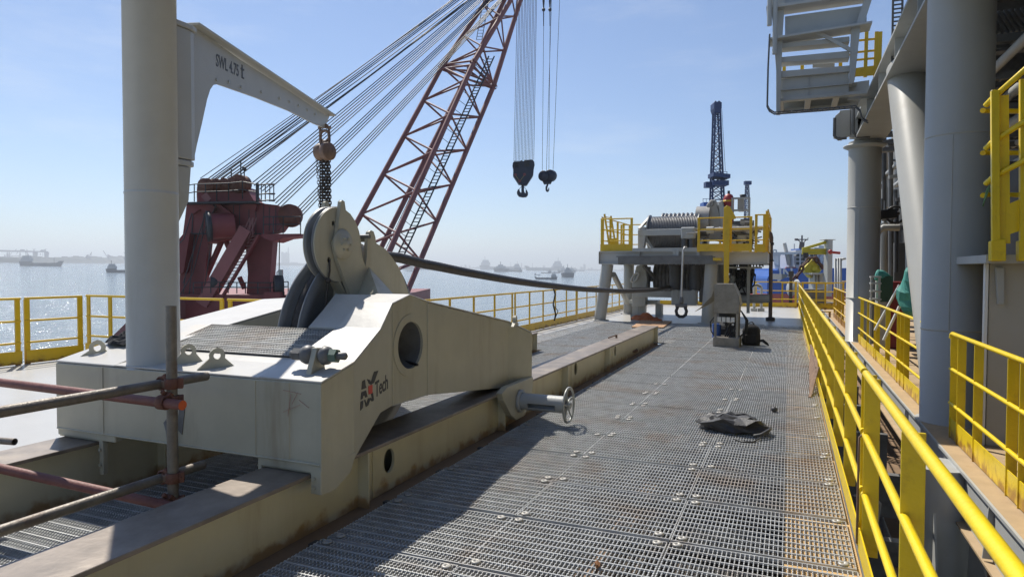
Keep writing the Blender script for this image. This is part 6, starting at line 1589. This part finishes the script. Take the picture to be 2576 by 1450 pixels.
# ------------------------------------------------------------------ blue ship moored astern
DS = 120.0
bs_ = thing('blue_ship', 'blue hulled ship with a white bridge and deck gantry lying astern', 'ship', tuple(ZS(700,1000,DS)))
wl_ = gd(1990,800,DS); zw = wz(wl_.x, wl_.y)
def S_(x, y, o=0): return ZS(x, y, DS)+FH*o
def bott(x): p = S_(x, 1200); return V((p.x,p.y,zw-.5))
def hullpoly(pts, t, zb_): 
    k = MB(); P_ = [S_(x,y) for x,y in pts]; a, b = P_[-1], P_[0]; P_ += [V((a.x,a.y,zb_)), V((b.x,b.y,zb_))]; k.prism(P_, FH*t); return k
zr = S_(100,1165).z
hullpoly([(80,890),(100,850),(190,740),(432,745),(446,705),(1600,698)], 16, zr).build('hull', M_blue, bs_)
k = MB(); p0, p1 = S_(78,1165), S_(1600,1165); k.prism([p0,p1,V((p1.x,p1.y,zw-1)),V((p0.x,p0.y,zw-1))], FH*16); k.build('bottom_paint', mat('boot_red', (.42,.07,.05), .5, var=.1, vs=.3), bs_)
def blk(x0, y0, x1, y1, o, t, m, name): k = MB(); k.prism([S_(x0,y0,o),S_(x1,y0,o),S_(x1,y1,o),S_(x0,y1,o)], FH*t); return k.build(name, m, bs_)
M_shw = mat('ship_white', (.56,.56,.58), .5, var=.05, vs=.3)
br2 = blk(735, 440, 1140, 700, 3, 9, M_shw, 'bridge_block')
for i, (x, y) in enumerate([(x,y) for x in (760,850,935,1022,1090) for y in (462,535,610)]):
    w2 = MB(); c = S_(x,y,2.96); w2.obox(c, RH*.28, FH*.04, (0,0,.28)); w2.build('window', M_blackst, br2)
blk(770, 360, 1020, 442, 4, 5, M_shw, 'bridge_top'); blk(865, 330, 972, 362, 4.5, 4, M_blue, 'funnel_band')
k = MB(); k.bar(S_(930,80,5), S_(926,350,5), .28, .28); k.bar(S_(932,220,5), S_(915,340,5), .9, .7); k.bar(S_(812,160,5), S_(1042,160,5), .2, .2); k.obox(S_(822,160,5), RH*.25, FH*.2, (0,0,.2)); k.bar(S_(1042,118,5), S_(1042,165,5), .1, .1); k.bar(S_(850,165,5), S_(925,230,5), .15, .15); k.bar(S_(1010,165,5), S_(940,230,5), .15, .15); k.build('mast', mat('mast_dark', (.10,.08,.08), .6), bs_)
k = MB(); 
for x, y0, y1 in ((785,240,340),(1080,270,360),(1055,300,380)): k.bar(S_(x,y0,5), S_(x,y1,5), .2, .2)
k.build('aerials', M_shw, bs_)
k = MB(); k.prism([S_(263,405,2),S_(712,402,2),S_(712,448,2),S_(263,448,2)], FH*3)
k.prism([S_(350,448,2),S_(412,448,2),S_(396,480,2),S_(394,712,2),S_(362,712,2),S_(362,480,2)], FH*3); k.prism([S_(622,448,2),S_(650,448,2),S_(646,700,2),S_(624,700,2)], FH*3); k.build('deck_gantry', M_shw, bs_)
k = MB()
for a, b in (((265,368),(325,368)),((265,368),(265,405)),((325,368),(325,405)),((300,640),(360,665)),((300,640),(302,620))): k.bar(S_(*a,2), S_(*b,2), .25, .25)
k.build('gantry_rail', M_shw, bs_)
k = MB(); 
for o in (-12,12): k.tube([S_(515+o*.3,235,3), S_(605+o,640,3)], .28, 8)
for i in range(9): t = i/9; k.tube([S_(512+90*t,240+400*t,3), S_(520+95*t,270+400*t,3)], .12, 5)
k.build('derrick', mat('derrick_white', (.5,.47,.42), .6), bs_)
k = MB(); k.prism([S_(560,705,1),S_(580,676,1),S_(630,676,1),S_(660,705,1)], FH*3); k.build('deck_house', M_dred, bs_)
random.seed(4)
k = MB()
for i in range(34): x = random.uniform(1220,1440); y = random.uniform(430,690); k.bar(S_(x,y,4), S_(x+random.uniform(-25,25),y+random.uniform(10,70),4), .3, .3)
for i in range(12): x = random.uniform(1215,1330); k.obox(S_(x,random.uniform(340,660),5), RH*random.uniform(.4,1.1), FH*.6, (0,0,random.uniform(.3,.9)))
k.build('deck_rigging', M_shw, bs_)
tx2 = text('bow_lettering', 'JN', M_shw, bs_, S_(282,878,-.03), RH, (0,0,1), 2.6, .02)
k = MB()
for i, x in enumerate((345,362,372,410,428,446,470,492,540,560,575,595,612)):
    k.bar(S_(x,868-(i>7)*25,-.03), S_(x+(4 if i % 2 else -5),836-(i>7)*35,-.03), .10, .25, FH)
    if i % 3 == 0: k.bar(S_(x,852-(i>7)*28,-.03), S_(x+12,850-(i>7)*28,-.03), .10, .2, FH)
k.build('bow_lettering', M_shw, bs_)
k = MB(); k.prism([S_(100,800,-6),S_(186,805,-6),S_(190,850,-6),S_(95,900,-6)], FH*4); solo(k, 'tug_bow', M_dgrey, 'grey bow corner with gear just left of the blue ship', 'boat')

# ------------------------------------------------------------------ boats on the river
def boat(x0, x1, wl, label, kind=0, flip=False, grp='boats on the river', tall=.5):
    p, q = gw(x0, wl), gw(x1, wl); c = (p+q)/2; L = (gw(x1,wl)-gw(x0,wl)).length
    D = (c-EYEP).dot(FW); u = (x1-x0)/L if L else 1
    ax = RH*(-1 if flip else 1); sd = FH; c = V((c.x,c.y,wz(c.x,c.y)))
    root = thing('river_boat', label, 'boat', tuple(c), grp); h = L*.085; B = max(L*.09, 3)
    if kind == 1: h = L*.55; B = L*1.5; H = L*tall
    Pn = lambda a, z, s=0: c+ax*(a*L)+V((0,0,z))+sd*s
    k = MB()
    if kind == 1:
        k.prism([Pn(-.42,-.5),Pn(.42,-.5),Pn(.5,H*.42),Pn(-.5,H*.42)], sd*B)
        k.build('hull', M_ship, root)
        k = MB(); k.prism([Pn(-.36,H*.42,1),Pn(.30,H*.42,1),Pn(.26,H*.72,1),Pn(-.30,H*.72,1)], sd*B*.3); k.prism([Pn(-.22,H*.72,1),Pn(.12,H*.72,1),Pn(.10,H*.9,1),Pn(-.18,H*.9,1)], sd*B*.2); k.build('deck_house', M_sup, root)
        k = MB(); k.bar(Pn(-.05,H*.85,2), Pn(-.05,H*1.25,2), L*.03, L*.03); k.build('mast', M_ship, root)
    else:
        k.prism([Pn(-.47,-.5),Pn(.43,-.5),Pn(.5,h*1.45),Pn(.44,h*1.4),Pn(.38,h*.95),Pn(-.22,h*.9),Pn(-.26,h*1.35),Pn(-.5,h*1.3)], sd*B); k.build('hull', M_ship, root)
        k = MB(); k.prism([Pn(-.46,h*1.3,.4),Pn(-.22,h*1.3,.4),Pn(-.23,h*2.2,.4),Pn(-.45,h*2.2,.4)], sd*(B-.8)); k.prism([Pn(-.43,h*2.2,1),Pn(-.25,h*2.2,1),Pn(-.27,h*2.9,1),Pn(-.42,h*2.9,1)], sd*(B-2)); k.build('deck_house', M_sup, root)
        k = MB(); k.bar(Pn(-.36,h*2.9,B/2), Pn(-.36,h*4.0,B/2), L*.008, L*.008); k.bar(Pn(.30,h*.9,B/2), Pn(.30,h*2.3,B/2), L*.006, L*.006); k.build('mast', M_ship, root)
boat(68.7, 131, 669, 'long dark cargo boat with a house at its left end, off the left shore')
boat(267, 352, 685.5, 'dark cargo boat half hidden behind the jib post', 0)
boat(1353, 1392, 702, 'largest cargo boat on the open water, house at its right end, below the rope', 0, True)
boat(1420, 1438, 697, 'tall dark boat seen end on, right of the largest cargo boat', 1, tall=.85)
for i, (a, b, wl, kd, lab) in enumerate(((1347.6,1355.5,691,0,'tiny boat just left above the largest cargo boat'),(1367,1376.5,686.8,0,'small dark boat straight above the largest cargo boat'),(1388,1399.5,686.3,0,'small boat with raised ends right above the largest cargo boat'),(1412.6,1419.5,684,1,'little boat with a mast left above the end on boat'),
        (1253.6,1267.5,683,1,'pale boat nearest the rope on the left of the far group'),(1289,1301,683,0,'low flat boat between the left pale boats and the largest boat'),(1245,1264,677.9,0,'hazy barge farthest left in the far group'),(1266.7,1284.5,680.3,0,'hazy barge with a house behind the pale boat'),
        (1338,1345.5,679.3,0,'hazy speck of a boat in the middle of the far group'),(1358.6,1378,680.2,0,'long hazy barge above the small dark boat'),(1403,1411,680,0,'hazy low boat left of the masted little boat'),(1431.5,1439.5,685,1,'blue grey boat right behind the end on boat'),(1455,1460,681.5,0,'last tiny boat at the right of the far group'),(1026,1033,682,0,'small boat under the boom just right of its lowest chord'),(1044,1072,677.6,0,'low hazy barge right of the boom foot'))):
    boat(a, b, wl, lab, kd, i % 2 == 1)

# ------------------------------------------------------------------ far shores
hor = lambda x: 650+.01776*x
def wlat(x): return hor(x)+(7.8-3.4*(x-345)/405 if x < 750 else 4.4-.7*min(1,(x-750)/400))
def shore(x0, x1, wl0, wl1, hpx, label, seed, step=3.0, var=.5, m=M_land):
    random.seed(seed); n_ = int((x1-x0)/step); top = []; base = []
    for i in range(n_+1):
        t = i/n_; x = x0+(x1-x0)*t; y = wl0+(wl1-wl0)*t if wl0 else wlat(x); p = gw(x, y); D = (p-EYEP).dot(FW)
        h = hpx*(1-var+2*var*random.random())/FPX*D; base.append(p); top.append(p+V((0,0,h)))
    mb = MB(); bk = [p+FH*260 for p in base]; v = base+top+[p+FH*200 for p in top]+bk; N_ = n_+1; f = []
    for i in range(n_):
        f += [(i,i+1,N_+i+1,N_+i),(N_+i,N_+i+1,2*N_+i+1,2*N_+i),(2*N_+i,2*N_+i+1,3*N_+i+1,3*N_+i)]
    mb.add(v, f); o = mb.build('far_shore', m); struct(o); return o
shore(-60, 345, 659.5, 662.2, 13, '', 1, 3, .16)
shore(345, 800, 0, 0, 5.5, '', 2, 4, .35)
shore(800, 2150, 0, 0, 3.2, '', 3, 5, .5)
def bldg(x0, x1, yt, wl, label, t=60, cat='building', m=M_town, grp='hazy buildings on the far shore'):
    p, q = gw(x0, wl)+FH*30, gw(x1, wl)+FH*30; D = (p-EYEP).dot(FW); h = (wl-yt)/FPX*D
    k = MB(); k.prism([p,q,q+V((0,0,h)),p+V((0,0,h))], FH*t); d = (q-p); k.prism([p+d*.15+V((0,0,h)),p+d*.5+V((0,0,h)),p+d*.5+V((0,0,h*1.07)),p+d*.15+V((0,0,h*1.07))], FH*t*.6)
    solo(k, 'far_building', m, label, cat, grp)
random.seed(12)
bldg(553,570,641,666.2,'square hazy power station block seen through the gantry legs'); bldg(570,586,652,666.2,'lower hazy hall right of the power station block'); bldg(600,606,655,666.5,'low hazy hall seen between the gantry braces')
bldg(704,709.5,635,667,'left one of two slim hazy towers right of the gantry leg'); bldg(714.5,720,635,667,'right one of two slim hazy towers right of the gantry leg')
p = gw(723.5,667.2)+FH*20; D = (p-EYEP).dot(FW); k = MB(); k.cyl(p, p+V((0,0,45.5/FPX*D)), 1.6/FPX*D, 1.1/FPX*D, 12); solo(k, 'far_chimney', M_town, 'tall hazy chimney right of the two slim towers', 'chimney')
bldg(728,742,659,667,'long low hazy hall right of the tall chimney')
for i in range(70):
    x = random.uniform(1060,2110); w_ = random.uniform(2,8); hh = random.choice((3,4,5,6,7,9,11)) if random.random() < .85 else 16
    bldg(x, x+w_*.7, wlat(x)-hh, wlat(x), 'faint hazy tower block of the town on the far shore', 60)
for i in range(22):
    x = random.uniform(20,310); bldg(x, x+random.uniform(3,12), 659.8-random.uniform(11,17), 659.9+x*.0066, 'hazy shed on the left shore behind the boats', 60, 'building', M_land, 'sheds on the left shore')
# shipyard gantry crane and port cranes on the left shore
def G(x, y, o=0):
    """point on the left shore plane, zoom coordinates of the left skyline"""
    return V(gd((x/5.367)/1.491, (900+y/5.367)/1.491, DG))+FH*o
pg = gw(80,660); DG = (pg-EYEP).dot(FW)+60; u = DG/FPX
gc_ = thing('shipyard_gantry', 'huge hazy shipyard gantry crane on the left shore', 'gantry crane', tuple(G(500,360)))
k = MB(); k.prism([G(-260,190),G(930,222),G(930,246),G(-260,228)], FH*14); k.build('bridge_girder', M_port, gc_)
for a in (([(655,235),(705,235),(690,355),(665,355)]),([(888,240),(932,240),(915,355),(893,355)])): k = MB(); k.prism([G(x,y) for x,y in a], FH*20); k.build('leg', M_port, gc_)
k = MB(); k.prism([G(400,212),G(408,186),G(468,186),G(470,212)], FH*10); k.prism([G(800,222),G(820,195),G(878,195),G(880,222)], FH*10); k.build('trolley', M_port, gc_)
k = MB()
for x in (678,905): k.prism([G(x-4,222),G(x+4,222),G(x+4,180),G(x-4,180)], FH*4); k.prism([G(x-26,178),G(x+38,178),G(x+38,184),G(x-26,184)], FH*4)
k.build('top_crane', M_port, gc_)
def pcrane(segs, label):
    k = MB()
    for (a, b, w_) in segs: k.bar(G(*a), G(*b), w_*u, w_*u, FH)
    solo(k, 'port_crane', M_port, label, 'port crane', 'port cranes on the left shore')
pcrane([((145,240),(150,350),1.6),((185,240),(185,350),1.6),((90,318),(260,322),1.6),((95,290),(100,355),1.0),((200,300),(240,250),.8),((130,290),(200,290),2)], 'hazy quay crane group left below the shipyard gantry')
pcrane([((240,318),(390,315),1.4),((385,340),(405,245),1.1),((425,345),(402,245),1.1),((300,210),(335,178),.9),((440,330),(480,310),.8),((330,280),(360,240),.8)], 'hazy A shaped quay crane below the middle of the shipyard gantry')
pcrane([((540,180),(560,300),1.2),((555,280),(585,345),3.0),((560,300),(560,355),2.0)], 'hazy tower crane crossing the shipyard gantry')
pcrane([((1740,310),(1780,300),2.2),((1760,310),(1760,350),4),((1740,345),(1820,350),6),((1800,320),(1845,238),1.2),((1830,330),(1840,245),.7)], 'hazy harbour crane in the middle of the left shore')
pcrane([((2075,210),(2145,320),1.0),((2100,240),(2160,350),.8),((2170,300),(2185,370),2.2),((2170,292),(2220,318),1.8)], 'hazy double jib harbour crane left of the jib post')
pcrane([((2490,240),(2550,330),.9),((2480,370),(2550,365),3)], 'hazy crane jib cut off by the jib post')
pcrane([((812,270),(812,300),1.2),((860,255),(860,325),.6)], 'hazy hoist lines hanging under the right end of the shipyard gantry')

# ------------------------------------------------------------------ haze
hz = MB(); hz.box(-11500,-500,-260,9500,12000,240)
hm = bpy.data.materials.new('river_haze'); hm.use_nodes = True; t = hm.node_tree
for n_ in list(t.nodes):
    if n_.type == 'BSDF_PRINCIPLED': t.nodes.remove(n_)
pv = t.nodes.new('ShaderNodeVolumePrincipled'); pv.inputs['Color'].default_value = (.88,.94,1.0,1); pv.inputs['Density'].default_value = .00026; pv.inputs['Anisotropy'].default_value = .35
t.links.new(pv.outputs[0], t.nodes['Material Output'].inputs['Volume'])
struct(hz.build('haze', hm), 'stuff')
